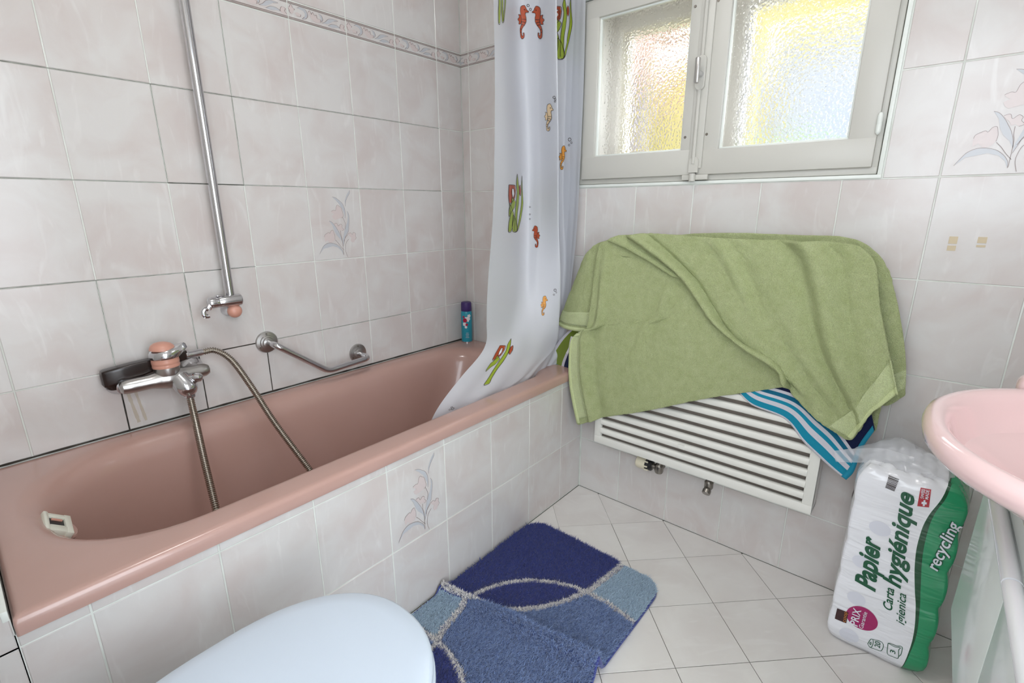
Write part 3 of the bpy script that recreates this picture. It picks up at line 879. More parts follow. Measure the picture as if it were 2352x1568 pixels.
# ---- spray bottle in the corner of the tub
BX, BY = -.046, -.041
bottle = empty('shower_foam_can', (BX, BY, TUBZ), 'turquoise foam can with purple cap in the tub corner', 'can')
M_TURQ = mat('turquoise_print', srgb(38, 150, 172), .3)
M_PURP = mat('purple_plastic', srgb(62, 40, 104), .4)
MB().lathe([(.018, 0), (.0235, .001), (.0250, .005), (.0250, .135), (.0240, .142), (.0215, .148)], (BX, BY, TUBZ + .0005), (0, 0, 1), 36).build('can_body', M_TURQ, bottle)
MB().lathe([(.0240, 0), (.0245, .002), (.0240, .034), (.0225, .040), (.017, .042)], (BX, BY, TUBZ + .147), (0, 0, 1), 36).build('cap', M_PURP, bottle)
MB().lathe([(.0252, 0), (.0252, .003)], (BX, BY, TUBZ + .001), (0, 0, 1), 36).build('rim', M_CHROME, bottle)
def can_map(lift=.0004):
    a0 = math.atan2(-1.6392 - BY, -1.6006 - BX)
    return lambda a, b: Vector((BX + (.0250 + lift) * math.cos(a0 + a / .025), BY + (.0250 + lift) * math.sin(a0 + a / .025), TUBZ + b))
blob = lambda cx, cy, r, n=16, k=.2, p=5: [(cx + r * (1 + k * math.cos(p * t)) * math.cos(t), cy + r * (1 + k * math.cos(p * t)) * math.sin(t)) for t in np.linspace(0, 2 * math.pi, n, endpoint=False)]
M_PRW = mat('print_white', srgb(232, 230, 232), .35)
M_PRR = mat('print_crimson', srgb(176, 24, 60), .35)
print_mesh('flower_print', [blob(.004, .112, .012, 20), blob(.012, .126, .008, 16), blob(-.010, .088, .009, 16), blob(-.004, .074, .006, 14)], can_map(.0004), M_PRW, bottle, .006)
print_mesh('flower_print', [blob(-.008, .106, .011, 6, 0), blob(.0, .086, .006, 12), blob(-.014, .122, .005, 12)], can_map(.0008), M_PRR, bottle, .006)
print_mesh('text_print', [[(-.006 + k * .0006, .024 + i * .007), (.010 - k * .0006, .024 + i * .007), (.010 - k * .0006, .0262 + i * .007), (-.006 + k * .0006, .0262 + i * .007)] for i, k in enumerate((0, 3, 1, 4))], can_map(.0006), M_LEAF, bottle, .006)

# ---- shower curtain
M_CURT = bpy.data.materials.new('curtain_plastic'); M_CURT.use_nodes = True
nt = M_CURT.node_tree; p = nt.nodes['Principled BSDF']
p.inputs['Base Color'].default_value = srgb(216, 218, 224); p.inputs['Roughness'].default_value = .42
tl = nt.nodes.new('ShaderNodeBsdfTranslucent'); tl.inputs['Color'].default_value = srgb(226, 228, 232)
trn = nt.nodes.new('ShaderNodeBsdfTransparent')
m1 = nt.nodes.new('ShaderNodeMixShader'); m1.inputs[0].default_value = .20
m2 = nt.nodes.new('ShaderNodeMixShader'); m2.inputs[0].default_value = .07
nt.links.new(p.outputs[0], m1.inputs[1]); nt.links.new(tl.outputs[0], m1.inputs[2])
nt.links.new(m1.outputs[0], m2.inputs[1]); nt.links.new(trn.outputs[0], m2.inputs[2])
nt.links.new(m2.outputs[0], nt.nodes['Material Output'].inputs['Surface'])
CNET = np.array([[(-0.485, -0.63, 2.03),(-0.218, -0.475, 2.03),(-0.17, -0.53, 2.03),(-0.225, -0.65, 2.03),(-0.127, -0.55, 2.03),(-0.012, -0.535, 2.03),(-0.012, -0.585, 2.03),(-0.037, -0.632, 2.03)], [(-0.485, -0.63, 1.681),(-0.218, -0.475, 1.789),(-0.17, -0.53, 1.789),(-0.225, -0.65, 1.747),(-0.127, -0.55, 1.797),(-0.012, -0.535, 1.831),(-0.012, -0.585, 1.821),(-0.037, -0.632, 1.802)], [(-0.486, -0.63, 1.357),(-0.184, -0.475, 1.404),(-0.144, -0.53, 1.403),(-0.207, -0.65, 1.385),(-0.115, -0.55, 1.404),(-0.012, -0.535, 1.417),(-0.012, -0.585, 1.412),(-0.035, -0.632, 1.405)], [(-0.488, -0.625, 1.142),(-0.188, -0.485, 1.141),(-0.152, -0.54, 1.141),(-0.19, -0.65, 1.141),(-0.114, -0.555, 1.141),(-0.012, -0.54, 1.14),(-0.012, -0.585, 1.14),(-0.041, -0.63, 1.14)], [(-0.496, -0.608, 0.961),(-0.229, -0.515, 0.929),(-0.184, -0.56, 0.928),(-0.159, -0.64, 0.932),(-0.128, -0.57, 0.923),(-0.019, -0.555, 0.912),(-0.026, -0.59, 0.915),(-0.048, -0.62, 0.919)], [(-0.48, -0.582, 0.79),(-0.298, -0.54, 0.751),(-0.216, -0.575, 0.742),(-0.134, -0.622, 0.734),(-0.142, -0.58, 0.729),(-0.052, -0.565, 0.711),(-0.045, -0.585, 0.713),(-0.043, -0.6, 0.715)], [(-0.466, -0.555, 0.694),(-0.37, -0.565, 0.675),(-0.244, -0.582, 0.65),(-0.124, -0.59, 0.625),(-0.139, -0.57, 0.625),(-0.082, -0.56, 0.61),(-0.06, -0.57, 0.589),(-0.043, -0.575, 0.586)], [(-0.562, -0.545, 0.623),(-0.437, -0.555, 0.585),(-0.312, -0.572, 0.555),(-0.225, -0.574, 0.56),(-0.193, -0.56, 0.531),(-0.152, -0.55, 0.518),(-0.124, -0.55, 0.51),(-0.094, -0.55, 0.502)], [(-0.655, -0.54, 0.548),(-0.545, -0.55, 0.516),(-0.419, -0.562, 0.503),(-0.312, -0.562, 0.496),(-0.26, -0.55, 0.477),(-0.221, -0.54, 0.463),(-0.18, -0.54, 0.451),(-0.152, -0.54, 0.442)], [(-0.699, -0.53, 0.479),(-0.589, -0.54, 0.442),(-0.453, -0.55, 0.396),(-0.384, -0.55, 0.396),(-0.324, -0.54, 0.39),(-0.261, -0.53, 0.365),(-0.221, -0.53, 0.352),(-0.18, -0.53, 0.337)], [(-0.713, -0.52, 0.399),(-0.603, -0.53, 0.357),(-0.467, -0.54, 0.305),(-0.374, -0.54, 0.285),(-0.313, -0.53, 0.293),(-0.249, -0.52, 0.266),(-0.208, -0.52, 0.25),(-0.166, -0.52, 0.233)]])
def _cw(q, m):
    """Catmull-Rom weights on m controls at q in 0..1"""
    w = np.zeros(m + 2); x = q * (m - 1); i = min(int(x), m - 2); t = x - i
    w[i:i + 4] = (0.5 * (-t + 2 * t * t - t ** 3), 0.5 * (2 - 5 * t * t + 3 * t ** 3), 0.5 * (t + 4 * t * t - 3 * t ** 3), 0.5 * (-t * t + t ** 3))
    w[1] += 2 * w[0]; w[2] -= w[0]; w[m] += 2 * w[m + 1]; w[m - 1] -= w[m + 1]
    return w[1:m + 1]
def curtain_pt(s, t):
    q = np.einsum('r,k,rkc->c', _cw(t, CNET.shape[0]), _cw(s, CNET.shape[1]), CNET)
    cr = .0030 * math.sin(21 * s + 5 * math.sin(6 * t)) * math.sin(17 * t + 4 * s) + .0016 * math.sin(47 * s + 3 * t) * (.3 + t)
    return (min(q[0], -.006), q[1] + cr, q[2])

curt = empty('shower_curtain', (-.2, -.6, .4), 'white shower curtain printed with seahorses, fish and green seaweed', 'curtain')
NS, NT = 150, 120
V = [curtain_pt(i / (NS - 1), j / (NT - 1)) for j in range(NT) for i in range(NS)]
F = [(j * NS + i, j * NS + i + 1, (j + 1) * NS + i + 1, (j + 1) * NS + i) for j in range(NT - 1) for i in range(NS - 1)]
finish('cloth', V, F, M_CURT, curt, True)
def curtain_map(s0, t0, w, h, lift):
    """print of size about w x h metres anchored at cloth coords (s0, t0)"""
    def f(a, b):
        e = 1e-3
        du = (Vector(curtain_pt(min(s0 + e, 1), t0)) - Vector(curtain_pt(s0, t0))).length / e
        dv = (Vector(curtain_pt(s0, min(t0 + e, 1))) - Vector(curtain_pt(s0, t0))).length / e
        s = min(max(s0 + a * w / max(du, .2), 0), 1); t = min(max(t0 - b * h / max(dv, .2), 0), 1)
        q = Vector(curtain_pt(s, t)); q1 = Vector(curtain_pt(min(s + e, 1), t)) - Vector(curtain_pt(max(s - e, 0), t)); q2 = Vector(curtain_pt(s, min(t + e, 1))) - Vector(curtain_pt(s, max(t - e, 0)))
        n = q1.cross(q2).normalized()
        c = Vector((-1.6, -1.64, 1.15))
        return q + n * lift * (1 if n.dot(c - q) > 0 else -1)
    return f
M_PO = mat('print_red_orange', srgb(172, 72, 38), .5)
M_PY = mat('print_ochre', srgb(220, 150, 58), .5)
M_PB = mat('print_beige', srgb(226, 196, 152), .5)
M_PG = mat('print_lime', srgb(150, 168, 50), .5)
M_PK = mat('print_black', srgb(50, 38, 34), .5)
SEA = {'body': [(-0.095, 0.318), (-0.071, 0.436), (0.0, 0.483), (0.071, 0.483), (0.118, 0.412), (0.152, 0.332), (0.204, 0.303), (0.194, 0.265), (0.118, 0.261), (0.085, 0.209), (0.109, 0.104), (0.104, -0.014), (0.047, -0.109), (-0.024, -0.18), (-0.071, -0.251), (-0.081, -0.346), (-0.062, -0.417), (-0.024, -0.393), (-0.033, -0.346), (0.005, -0.332), (0.019, -0.393), (0.0, -0.464), (-0.062, -0.502), (-0.118, -0.464), (-0.133, -0.37), (-0.137, -0.251), (-0.109, -0.156), (-0.062, -0.062), (-0.062, 0.057), (-0.081, 0.175)], 'fin': [(-0.071, 0.175), (-0.166, 0.209), (-0.142, 0.128), (-0.204, 0.057), (-0.156, -0.014), (-0.175, -0.076), (-0.095, -0.076), (-0.062, 0.009)], 'lines': [[(-0.047, 0.057), (0.1, 0.057)], [(-0.043, -0.014), (0.081, -0.047)], [(-0.062, -0.095), (0.033, -0.114)], [(-0.118, -0.227), (-0.071, -0.237)], [(-0.128, -0.313), (-0.081, -0.322)]], 'eye': (0.062, 0.351)}
def seahorse(s0, t0, h, kx, flip, m):
    fx = -1 if flip else 1
    P = [(fx * a, b) for a, b in SEA['body']]
    print_mesh('seahorse_print', [P, [(fx * a, b) for a, b in SEA['fin']]], curtain_map(s0, t0, h * kx, h, .0010), m, curt, .12)
    L = [stroke([(fx * a, b) for a, b in SEA['body'] + SEA['body'][:1]], .014), stroke([(fx * a, b) for a, b in SEA['fin']], .012)]
    L += [stroke([(fx * a, b) for a, b in q], .014) for q in SEA['lines']]
    L.append(blob(fx * SEA['eye'][0], SEA['eye'][1], .02, 8, 0))
    print_mesh('outline_print', L, curtain_map(s0, t0, h * kx, h, .0018), M_PK, curt, .12)
def bubbles(s0, t0, kx, L, k=.012):
    for (a, b, r) in L:
        P = [stroke([(a + r * math.cos(q), b + r * math.sin(q)) for q in np.linspace(0, 2 * math.pi, 13)], .22 * r + .05)]
        print_mesh('bubble_print', P, curtain_map(s0, t0, k * kx, k, .0012), M_PK, curt, .5)
PLANT = {'leaf': [[(0.021, 0.501), (0.048, 0.352), (0.069, 0.173), (0.055, -0.006), (0.027, -0.155), (0.021, -0.334), (0.041, -0.454), (-0.024, -0.484), (-0.034, -0.334), (-0.031, -0.155), (-0.007, 0.024), (0.014, 0.203), (-0.007, 0.352)], [(0.158, 0.472), (0.165, 0.263), (0.192, 0.024), (0.165, -0.125), (0.113, -0.304), (0.048, -0.46), (0.021, -0.469), (0.069, -0.304), (0.103, -0.155), (0.137, -0.006), (0.144, 0.203), (0.141, 0.352)], [(-0.161, 0.024), (-0.11, -0.066), (-0.058, -0.185), (-0.076, -0.334), (-0.11, -0.484), (-0.161, -0.49), (-0.161, -0.334), (-0.137, -0.185)], [(-0.11, 0.113), (-0.024, 0.039), (-0.058, -0.066), (-0.11, -0.125), (-0.161, -0.215), (-0.161, -0.066), (-0.117, 0.009)], [(-0.076, -0.185), (-0.024, -0.245), (0.014, -0.364), (0.027, -0.484), (-0.069, -0.49), (-0.089, -0.364)]], 'fish': [[(-0.172, 0.328), (-0.041, 0.316), (-0.024, 0.233), (-0.041, 0.113), (-0.11, 0.03), (-0.161, 0.018), (-0.179, 0.143)], [(-0.11, 0.263), (-0.069, 0.257), (-0.055, 0.173), (-0.082, 0.107), (-0.11, 0.173)], [(0.069, 0.293), (0.103, 0.322), (0.124, 0.233), (0.11, 0.143), (0.076, 0.179)]]}
def plant(s0, t0, h, kx, flip=False, which=None, fish=True):
    fx = -1 if flip else 1
    lv = [[(fx * a, b) for a, b in q] for k, q in enumerate(PLANT['leaf']) if which is None or k in which]
    print_mesh('seaweed_print', lv, curtain_map(s0, t0, h * kx, h, .0010), M_PG, curt, .1)
    ol = [stroke(q + q[:1], .008) for q in lv]
    if fish:
        fs = [[(fx * a, b) for a, b in q] for q in PLANT['fish']]
        print_mesh('fish_print', fs[:1], curtain_map(s0, t0, h * kx, h, .0006), M_PO, curt, .1)
        print_mesh('fish_fin_print', fs[2:3], curtain_map(s0, t0, h * kx, h, .0006), M_PO, curt, .1)
        print_mesh('fish_stripe_print', fs[1:2], curtain_map(s0, t0, h * kx, h, .0009), M_PRW, curt, .1)
        ol += [stroke(q + q[:1], .008) for q in fs]
    print_mesh('outline_print', ol, curtain_map(s0, t0, h * kx, h, .0018), M_PK, curt, .1)
seahorse(0.2008, 0.1172, 0.0978, 1.0, False, M_PO)
seahorse(0.2971, 0.1172, 0.0932, 1.72, True, M_PO)
bubbles(0.2343, 0.1046, 1.36, [(0, 0.0, 0.28), (0.55, -0.9, 0.26)])
seahorse(0.3556, 0.1883, 0.0835, 2.24, False, M_PB)
bubbles(0.3933, 0.1715, 2.6, [(0, 0, 0.3), (0.3, -0.5, 0.22), (0.2, -1, 0.2)])
seahorse(0.7238, 0.2301, 0.0838, 0.96, False, M_PY)
bubbles(0.8033, 0.2092, 1.3, [(0, 0, 0.45), (0.6, -0.9, 0.25), (-0.15, -1.6, 0.25)])
seahorse(0.2594, 0.3431, 0.0788, 1.15, True, M_PO)
bubbles(0.205, 0.2971, 1.08, [(0, 0.0, 0.2), (0.0, -2.2, 0.2), (0, -3.6, 0.2)])
seahorse(0.3264, 0.4644, 0.0731, 0.86, False, M_PY)
bubbles(0.3808, 0.4351, 0.97, [(0, 0, 0.38), (0.4, -0.7, 0.2), (-0.3, -1.4, 0.22)])
plant(0.1046, 0.2929, 0.1961, 2.6, False, None, True)
plant(0.6946, 0.1213, 0.1957, 1.6, False, None, True)
plant(0.0502, 0.0921, 0.1624, 2.6, False, [0, 1, 2], False)
plant(0.1423, 0.6444, 0.1956, 1.23, False, [0, 3], True)
bubbles(0.0711, 0.8117, 1.34, [(0, 0, 0.3), (-0.6, -0.3, 0.2), (-0.5, 0.4, 0.2)])
rod = empty('curtain_rod', (0, -.6, 2.06), 'white shower curtain rod above the tub front', 'curtain rod')
MB().tube([(X0, -.606, 2.06), (-.001, -.606, 2.06)], .0125, 16).build('tube', M_WHITE, rod)
for k in range(7):
    q = Vector(curtain_pt(k / 6, 0))
    MB().tube([(q.x + .0, -.606 + .03 * math.cos(a), 2.048 + .034 * math.sin(a)) for a in np.linspace(0, 2 * math.pi, 18, endpoint=False)], .0022, 6, closed=True).build('ring', M_WHITE, rod)

# ---- radiator with horizontal slats
RY0, RY1, RZ0, RZ1, RX1 = -.772, -1.497, .283, 1.000, -.100
rad = empty('radiator', (-.06, -1.13, RZ0), 'white slatted radiator below the window, half covered by towels', 'radiator')
fr = rect_frame(RX1, RX1 + .016, RY0, RY1, RZ0, RZ1, .028, .030, .004)
fr.bbox(RX1 + .002, -.022, RY0 - .012, RY0, RZ0, RZ1, .002).bbox(RX1 + .002, -.022, RY1, RY1 + .012, RZ0, RZ1, .002)
fr.bbox(RX1 + .002, -.022, RY1, RY0, RZ1 - .012, RZ1, .002).bbox(RX1 + .03, -.022, RY1, RY0, RZ0 + .002, RZ0 + .012, .002)
fr.build('frame', M_RAD, rad)
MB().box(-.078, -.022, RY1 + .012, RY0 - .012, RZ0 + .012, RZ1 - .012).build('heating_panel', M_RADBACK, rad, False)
pitch = .0362
lp = [[Vector((RX1 + .008 + .011 * sx * (abs(math.cos(a)) ** .6), 0, .0112 * np.sign(math.sin(a)) * abs(math.sin(a)) ** .7)) for a in np.linspace(0, 2 * math.pi, 16, endpoint=False) for sx in [np.sign(math.cos(a))]]]
n_sl = int((RZ1 - .04 - (RZ0 + .036)) / pitch) + 1
sl_me = None
for k in range(n_sl):
    z = RZ0 + .0535 + k * pitch
    if sl_me is None:
        m_ = MB().loft([[Vector((v.x, RY0 - .026, v.z)) for v in lp[0]], [Vector((v.x, RY1 + .026, v.z)) for v in lp[0]]], True, True)
        o = m_.build('slat', M_RAD, rad); sl_me = o.data
        o.matrix_basis = Matrix.Translation((0, 0, z))
    else:
        link('slat', sl_me, rad, Matrix.Translation((0, 0, z)))
MB().bbox(RX1 - .006, RX1 + .004, -1.118, -1.095, RZ0 + .083, RZ0 + .098, .002).build('clip', M_RAD, rad)
MB().bbox(RX1 + .02, RX1 + .04, RY1 + .012, RY1 + .028, RZ0 - .009, RZ0 + .003, .002).build('foot', M_RAD, rad)
MB().bbox(RX1 + .02, RX1 + .04, RY0 - .028, RY0 - .012, RZ0 - .009, RZ0 + .003, .002).build('foot', M_RAD, rad)
# thermostatic valve and lockshield under it
tv = MB()
vx, vy, vz = -.060, -1.020, .244
tv.lathe([(.010, 0), (.014, .001), (.014, .012), (.010, .014), (.010, .045)], (vx, vy, vz + .038), (0, 0, -1), 16)
tv.lathe([(.013, -.018), (.0155, -.012), (.0155, .010), (.011, .016)], (vx, vy, vz), (0, 0, 1), 18)
tv.tube([(vx, vy, vz), (-.004, vy, vz)], .0085, 14).lathe([(.014, 0), (.014, .012)], (vx + .012, vy, vz), (1, 0, 0), 6)
tv.tube([(vx, vy, vz), (vx, vy + .032, vz)], .0105, 14)
tvo = tv.build('valve_body', M_NICKEL, rad)
MB().lathe([(.016, 0), (.020, .003), (.0205, .010), (.018, .013), (.0205, .016), (.0205, .024)], (vx, vy + .024, vz), (0, 1, 0), 20).build('collar', M_DARK, tvo)
kn = MB()
prof = []
for h in (0, .002, .026, .034, .036):
    prof.append({0: .021, .002: .0225, .026: .0225, .034: .021, .036: .018}[h])
lps = []
for h, r in zip((0, .002, .026, .034, .036), prof):
    lps.append([Vector((vx + (r + .0007 * (k % 2)) * math.cos(2 * math.pi * k / 48), vy + .048 + h, vz + (r + .0007 * (k % 2)) * math.sin(2 * math.pi * k / 48))) for k in range(48)])
kn.loft(lps, True, True).build('thermostat_knob', M_CREAM, tvo)
for k in range(8):
    a = 2 * math.pi * k / 8
    MB().tube([(vx + .0215 * math.cos(a), vy + .036, vz + .0215 * math.sin(a)), (vx + .0225 * math.cos(a), vy + .049, vz + .0225 * math.sin(a))], .0028, 6).build('rib', M_CREAM, tvo)
rx, ry_, rz = -.060, -1.196, .246
rvv = MB().lathe([(.010, 0), (.0135, .001), (.0135, .014), (.009, .016), (.009, .030)], (rx, ry_, rz + .036), (0, 0, -1), 6)
rvv.lathe([(.012, -.014), (.0145, -.008), (.0145, .010), (.010, .016)], (rx, ry_, rz), (0, 0, 1), 16)
rvv.tube([(rx, ry_, rz), (-.004, ry_, rz)], .0085, 14)
rvv.lathe([(.011, 0), (.012, .014), (.0135, .016), (.0135, .028), (.012, .030)], (rx, ry_, rz - .004), (-.75, .0, -.66), 18)
rvo = rvv.build('lockshield_valve', M_NICKEL, rad)
for yy, zz in ((vy, vz), (ry_, rz)):
    MB().lathe([(.022, 0), (.021, .004), (.010, .009)], (-.001, yy, zz), (-1, 0, 0), 24).build('wall_rosette', M_TRIM, rad)

# ---- towels: patches between four boundary curves
def coons(top, bot, left, right, n=60, m=60, depth=None):
    """boundary curves as 3-D points; left/right run top to bottom"""
    T, B = resample(catmull(top, 120), n), resample(catmull(bot, 120), n)
    L, R = resample(catmull(left, 120), m), resample(catmull(right, 120), m)
    G = np.zeros((m, n, 3))
    for j in range(m):
        t = j / (m - 1)
        for i in range(n):
            s = i / (n - 1)
            G[j, i] = (1 - t) * T[i] + t * B[i] + (1 - s) * L[j] + s * R[j] - ((1 - s) * (1 - t) * T[0] + s * (1 - t) * T[-1] + (1 - s) * t * B[0] + s * t * B[-1])
            if depth is not None:
                G[j, i, 0] += depth(s, t)
    return G

def terry(name, c1, c2, scale=520, strength=1.0, dots=False):
    m = bpy.data.materials.new(name); m.use_nodes = True
    nt = m.node_tree; p = nt.nodes['Principled BSDF']; L = nt.links.new
    p.inputs['Roughness'].default_value = .95; p.inputs['Specular IOR Level'].default_value = .1
    p.inputs['Sheen Weight'].default_value = .5; p.inputs['Sheen Roughness'].default_value = .5
    p.inputs['Sheen Tint'].default_value = c2
    tc = nt.nodes.new('ShaderNodeTexCoord')
    n1 = nt.nodes.new('ShaderNodeTexNoise'); n1.inputs['Scale'].default_value = 40; n1.inputs['Detail'].default_value = 7; n1.inputs['Roughness'].default_value = .7
    n2 = nt.nodes.new('ShaderNodeTexNoise') if not dots else nt.nodes.new('ShaderNodeTexVoronoi')
    n2.inputs['Scale'].default_value = scale
    if not dots: n2.inputs['Detail'].default_value = 4
    L(tc.outputs['Object'], n1.inputs['Vector']); L(tc.outputs['Object'], n2.inputs['Vector'])
    mr = nt.nodes.new('ShaderNodeMapRange'); mr.inputs[1].default_value = .3; mr.inputs[2].default_value = .7
    L(n1.outputs['Fac'], mr.inputs[0])
    mx = nt.nodes.new('ShaderNodeMix'); mx.data_type = 'RGBA'; mx.inputs['A'].default_value = c1; mx.inputs['B'].default_value = c2
    L(mr.outputs[0], mx.inputs['Factor'])
    mr2 = nt.nodes.new('ShaderNodeMapRange'); mr2.inputs[1].default_value = .25 if not dots else 0; mr2.inputs[2].default_value = .6; mr2.inputs[3].default_value = .74; mr2.inputs[4].default_value = 1.10
    L(n2.outputs[0], mr2.inputs[0])
    mx2 = nt.nodes.new('ShaderNodeMix'); mx2.data_type = 'RGBA'; mx2.blend_type = 'MULTIPLY'; mx2.inputs['Factor'].default_value = 1.0
    L(mx.outputs['Result'], mx2.inputs['A']); L(mr2.outputs[0], mx2.inputs['B'])       # fine speckle: base colour darker where the bump noise is low
    L(mx2.outputs['Result'], p.inputs['Base Color'])
    b = nt.nodes.new('ShaderNodeBump'); b.inputs['Strength'].default_value = strength; b.inputs['Distance'].default_value = .007
    L(n2.outputs[0], b.inputs['Height']); L(b.outputs['Normal'], p.inputs['Normal'])
    MATS[name] = m
    return m
GA, GB = srgb(184, 195, 138), srgb(204, 213, 162)
M_TERRY = terry('green_terry', GA, GB)
M_BAND = terry('green_woven_band', srgb(188, 197, 148), srgb(198, 207, 162), 520, .5, True)
M_HEM = terry('green_hem', srgb(194, 204, 150), srgb(202, 211, 162), 700, .3)

def cloth(name, G, m, parent, thick=.006, rough=.0012, flip=False):
    mm, n = G.shape[:2]
    G = G + rng.normal(0, rough, G.shape) * np.array([1, .3, .3]) if rough else G
    F = [(j * n + i, j * n + i + 1, (j + 1) * n + i + 1, (j + 1) * n + i) for j in range(mm - 1) for i in range(n - 1)]
    o = finish(name, G.reshape(-1, 3), F, m, parent, True)
    md = o.modifiers.new('thickness', 'SOLIDIFY'); md.thickness = thick; md.offset = 0
    if rough:
        sm = o.modifiers.new('soft', 'SUBSURF'); sm.levels = 1; sm.render_levels = 1
    return o

def band(name, G, j0, j1, i0, i1, m, parent, lift=.0042):
    """strip lying on a patch, lifted along its normal"""
    S = G[j0:j1 + 1, i0:i1 + 1].copy()
    dj = np.gradient(S, axis=0); di = np.gradient(S, axis=1)
    nn = np.cross(di, dj); nn /= np.linalg.norm(nn, axis=2, keepdims=True) + 1e-9
    view = np.array([-1.6, -1.64, 1.15]) - S
    sg = np.sign((nn * view).sum(2, keepdims=True))
    return cloth(name, S + nn * sg * lift, m, parent, .0015, 0)

gauss = lambda x, c, w: math.exp(-((x - c) / w) ** 2)

# striped beach towel, lying on the radiator under the green one
def stripe_mat(name, stops, axis=0, scale=1.0):
    m = bpy.data.materials.new(name); m.use_nodes = True
    nt = m.node_tree; p = nt.nodes['Principled BSDF']; L = nt.links.new
    p.inputs['Roughness'].default_value = .95; p.inputs['Specular IOR Level'].default_value = .1
    p.inputs['Sheen Weight'].default_value = .25
    uv = nt.nodes.new('ShaderNodeUVMap'); sp = nt.nodes.new('ShaderNodeSeparateXYZ')
    L(uv.outputs[0], sp.inputs[0])
    r = nt.nodes.new('ShaderNodeValToRGB'); r.color_ramp.interpolation = 'CONSTANT'
    el = r.color_ramp.elements
    el[0].position = stops[0][0]; el[0].color = stops[0][1]
    el[1].position = stops[1][0]; el[1].color = stops[1][1]
    for ps, c_ in stops[2:]:
        e_ = el.new(ps); e_.color = c_
    L(sp.outputs[axis], r.inputs['Fac']); L(r.outputs['Color'], p.inputs['Base Color'])
    tc = nt.nodes.new('ShaderNodeTexCoord'); n2 = nt.nodes.new('ShaderNodeTexNoise'); n2.inputs['Scale'].default_value = 500; n2.inputs['Detail'].default_value = 3
    L(tc.outputs['Object'], n2.inputs['Vector'])
    b = nt.nodes.new('ShaderNodeBump'); b.inputs['Strength'].default_value = .5; b.inputs['Distance'].default_value = .003
    L(n2.outputs[0], b.inputs['Height']); L(b.outputs['Normal'], p.inputs['Normal'])
    return m
def uv_grid(o, n, m):
    uvl = o.data.uv_layers.new(name='UVMap')
    for li, lp_ in enumerate(o.data.loops):
        j, i = divmod(lp_.vertex_index, n)
        uvl.data[li].uv = (i / (n - 1), j / (m - 1))
TEAL, WHT, NAVY, GRN, DTEAL = srgb(24, 136, 164), srgb(206, 204, 212), srgb(22, 30, 66), srgb(120, 138, 52), srgb(16, 98, 128)
beach = empty('striped_towel', (-.08, -1.13, 1.0), 'blue and white striped beach towel hanging under the green towel', 'towel')
# right corner: stripes follow the lower edge (axis 1)
top = [(-0.1040, -1.3021, 0.7257), (-0.1040, -1.4022, 0.7328), (-0.1040, -1.4970, 0.7157), (-0.1040, -1.5642, 0.6830), (-0.1040, -1.6018, 0.5900)]
bot = [(-0.1040, -1.2682, 0.6024), (-0.1040, -1.3078, 0.5778), (-0.1040, -1.3919, 0.5600), (-0.1040, -1.4485, 0.5095), (-0.1040, -1.5024, 0.4671), (-0.1040, -1.5389, 0.4428), (-0.1040, -1.5631, 0.4292)]
lef = [(-0.1040, -1.3021, 0.7257), (-0.1040, -1.2807, 0.6539), (-0.1040, -1.2682, 0.6024)]
rig = [(-0.1040, -1.6018, 0.5900), (-0.1040, -1.5834, 0.5278), (-0.1040, -1.5762, 0.4607), (-0.1040, -1.5631, 0.4292)]
GS = coons(top, bot, lef, rig, 50, 40, lambda s, t: -.003 * math.sin(9 * s) - .010 * gauss(s, .62, .12) * t)
o = cloth('drape', GS, stripe_mat('beach_stripes', [(0, NAVY), (.55, WHT), (.60, DTEAL), (.67, WHT), (.725, TEAL), (.785, WHT), (.86, TEAL), (.967, WHT)], 1), beach, .004, 0)
uv_grid(o, 50, 40)
band('hem', GS, 1, 39, 47, 49, mat('teal_hem', TEAL, .9), beach, .003)
# left corner: vertical stripes, teal hem at the bottom
top = [(-0.0660, -0.6664, 0.7285), (-0.0660, -0.6953, 0.7245), (-0.0660, -0.7274, 0.7210)]
bot = [(-0.0660, -0.5220, 0.5294), (-0.0660, -0.5823, 0.5238), (-0.0660, -0.6405, 0.5166), (-0.0660, -0.6849, 0.5104)]
lef = [(-0.0660, -0.6664, 0.7285), (-0.0660, -0.5890, 0.6560), (-0.0660, -0.5320, 0.5738), (-0.0660, -0.5220, 0.5294)]
rig = [(-0.0660, -0.7274, 0.7210), (-0.0660, -0.7000, 0.6151), (-0.0660, -0.6849, 0.5104)]
GL = coons(top, bot, lef, rig, 24, 30, lambda s, t: .004 * math.sin(7 * s))
o = cloth('drape', GL, stripe_mat('beach_stripes_end', [(0, WHT), (.10, GRN), (.42, WHT), (.50, NAVY), (.9, WHT)], 0), beach, .004, 0)
uv_grid(o, 24, 30)
band('hem', GL, 27, 29, 0, 23, mat('teal_hem', TEAL, .9), beach, .003)
# care label
cl_ = [(-0.0740, -0.6365, 0.6708), (-0.0740, -0.6503, 0.6714), (-0.0740, -0.6435, 0.6410), (-0.0740, -0.6522, 0.6200), (-0.0740, -0.6448, 0.6029), (-0.0740, -0.6305, 0.6107), (-0.0740, -0.6249, 0.5973), (-0.0740, -0.6166, 0.6010), (-0.0740, -0.6282, 0.6208), (-0.0740, -0.6313, 0.6457)]
finish('care_label', cl_, [tuple(range(len(cl_)))], M_PRW, beach)
# the part that lies over the radiator top, below the green towel
over = np.array([[(-.096 + .076 * t, -.80 - .68 * s, 1.004 + .004 * math.sin(math.pi * t)) for s in np.linspace(0, 1, 20)] for t in np.linspace(0, 1, 6)])
o = cloth('drape', over, MATS.get('plain_towel') or mat('plain_towel', WHT, .95), beach, .004, 0)

# green bath towel
bath = empty('green_towel', (-.1, -1.13, 1.01), 'large lime green bath towel draped over the radiator', 'towel')
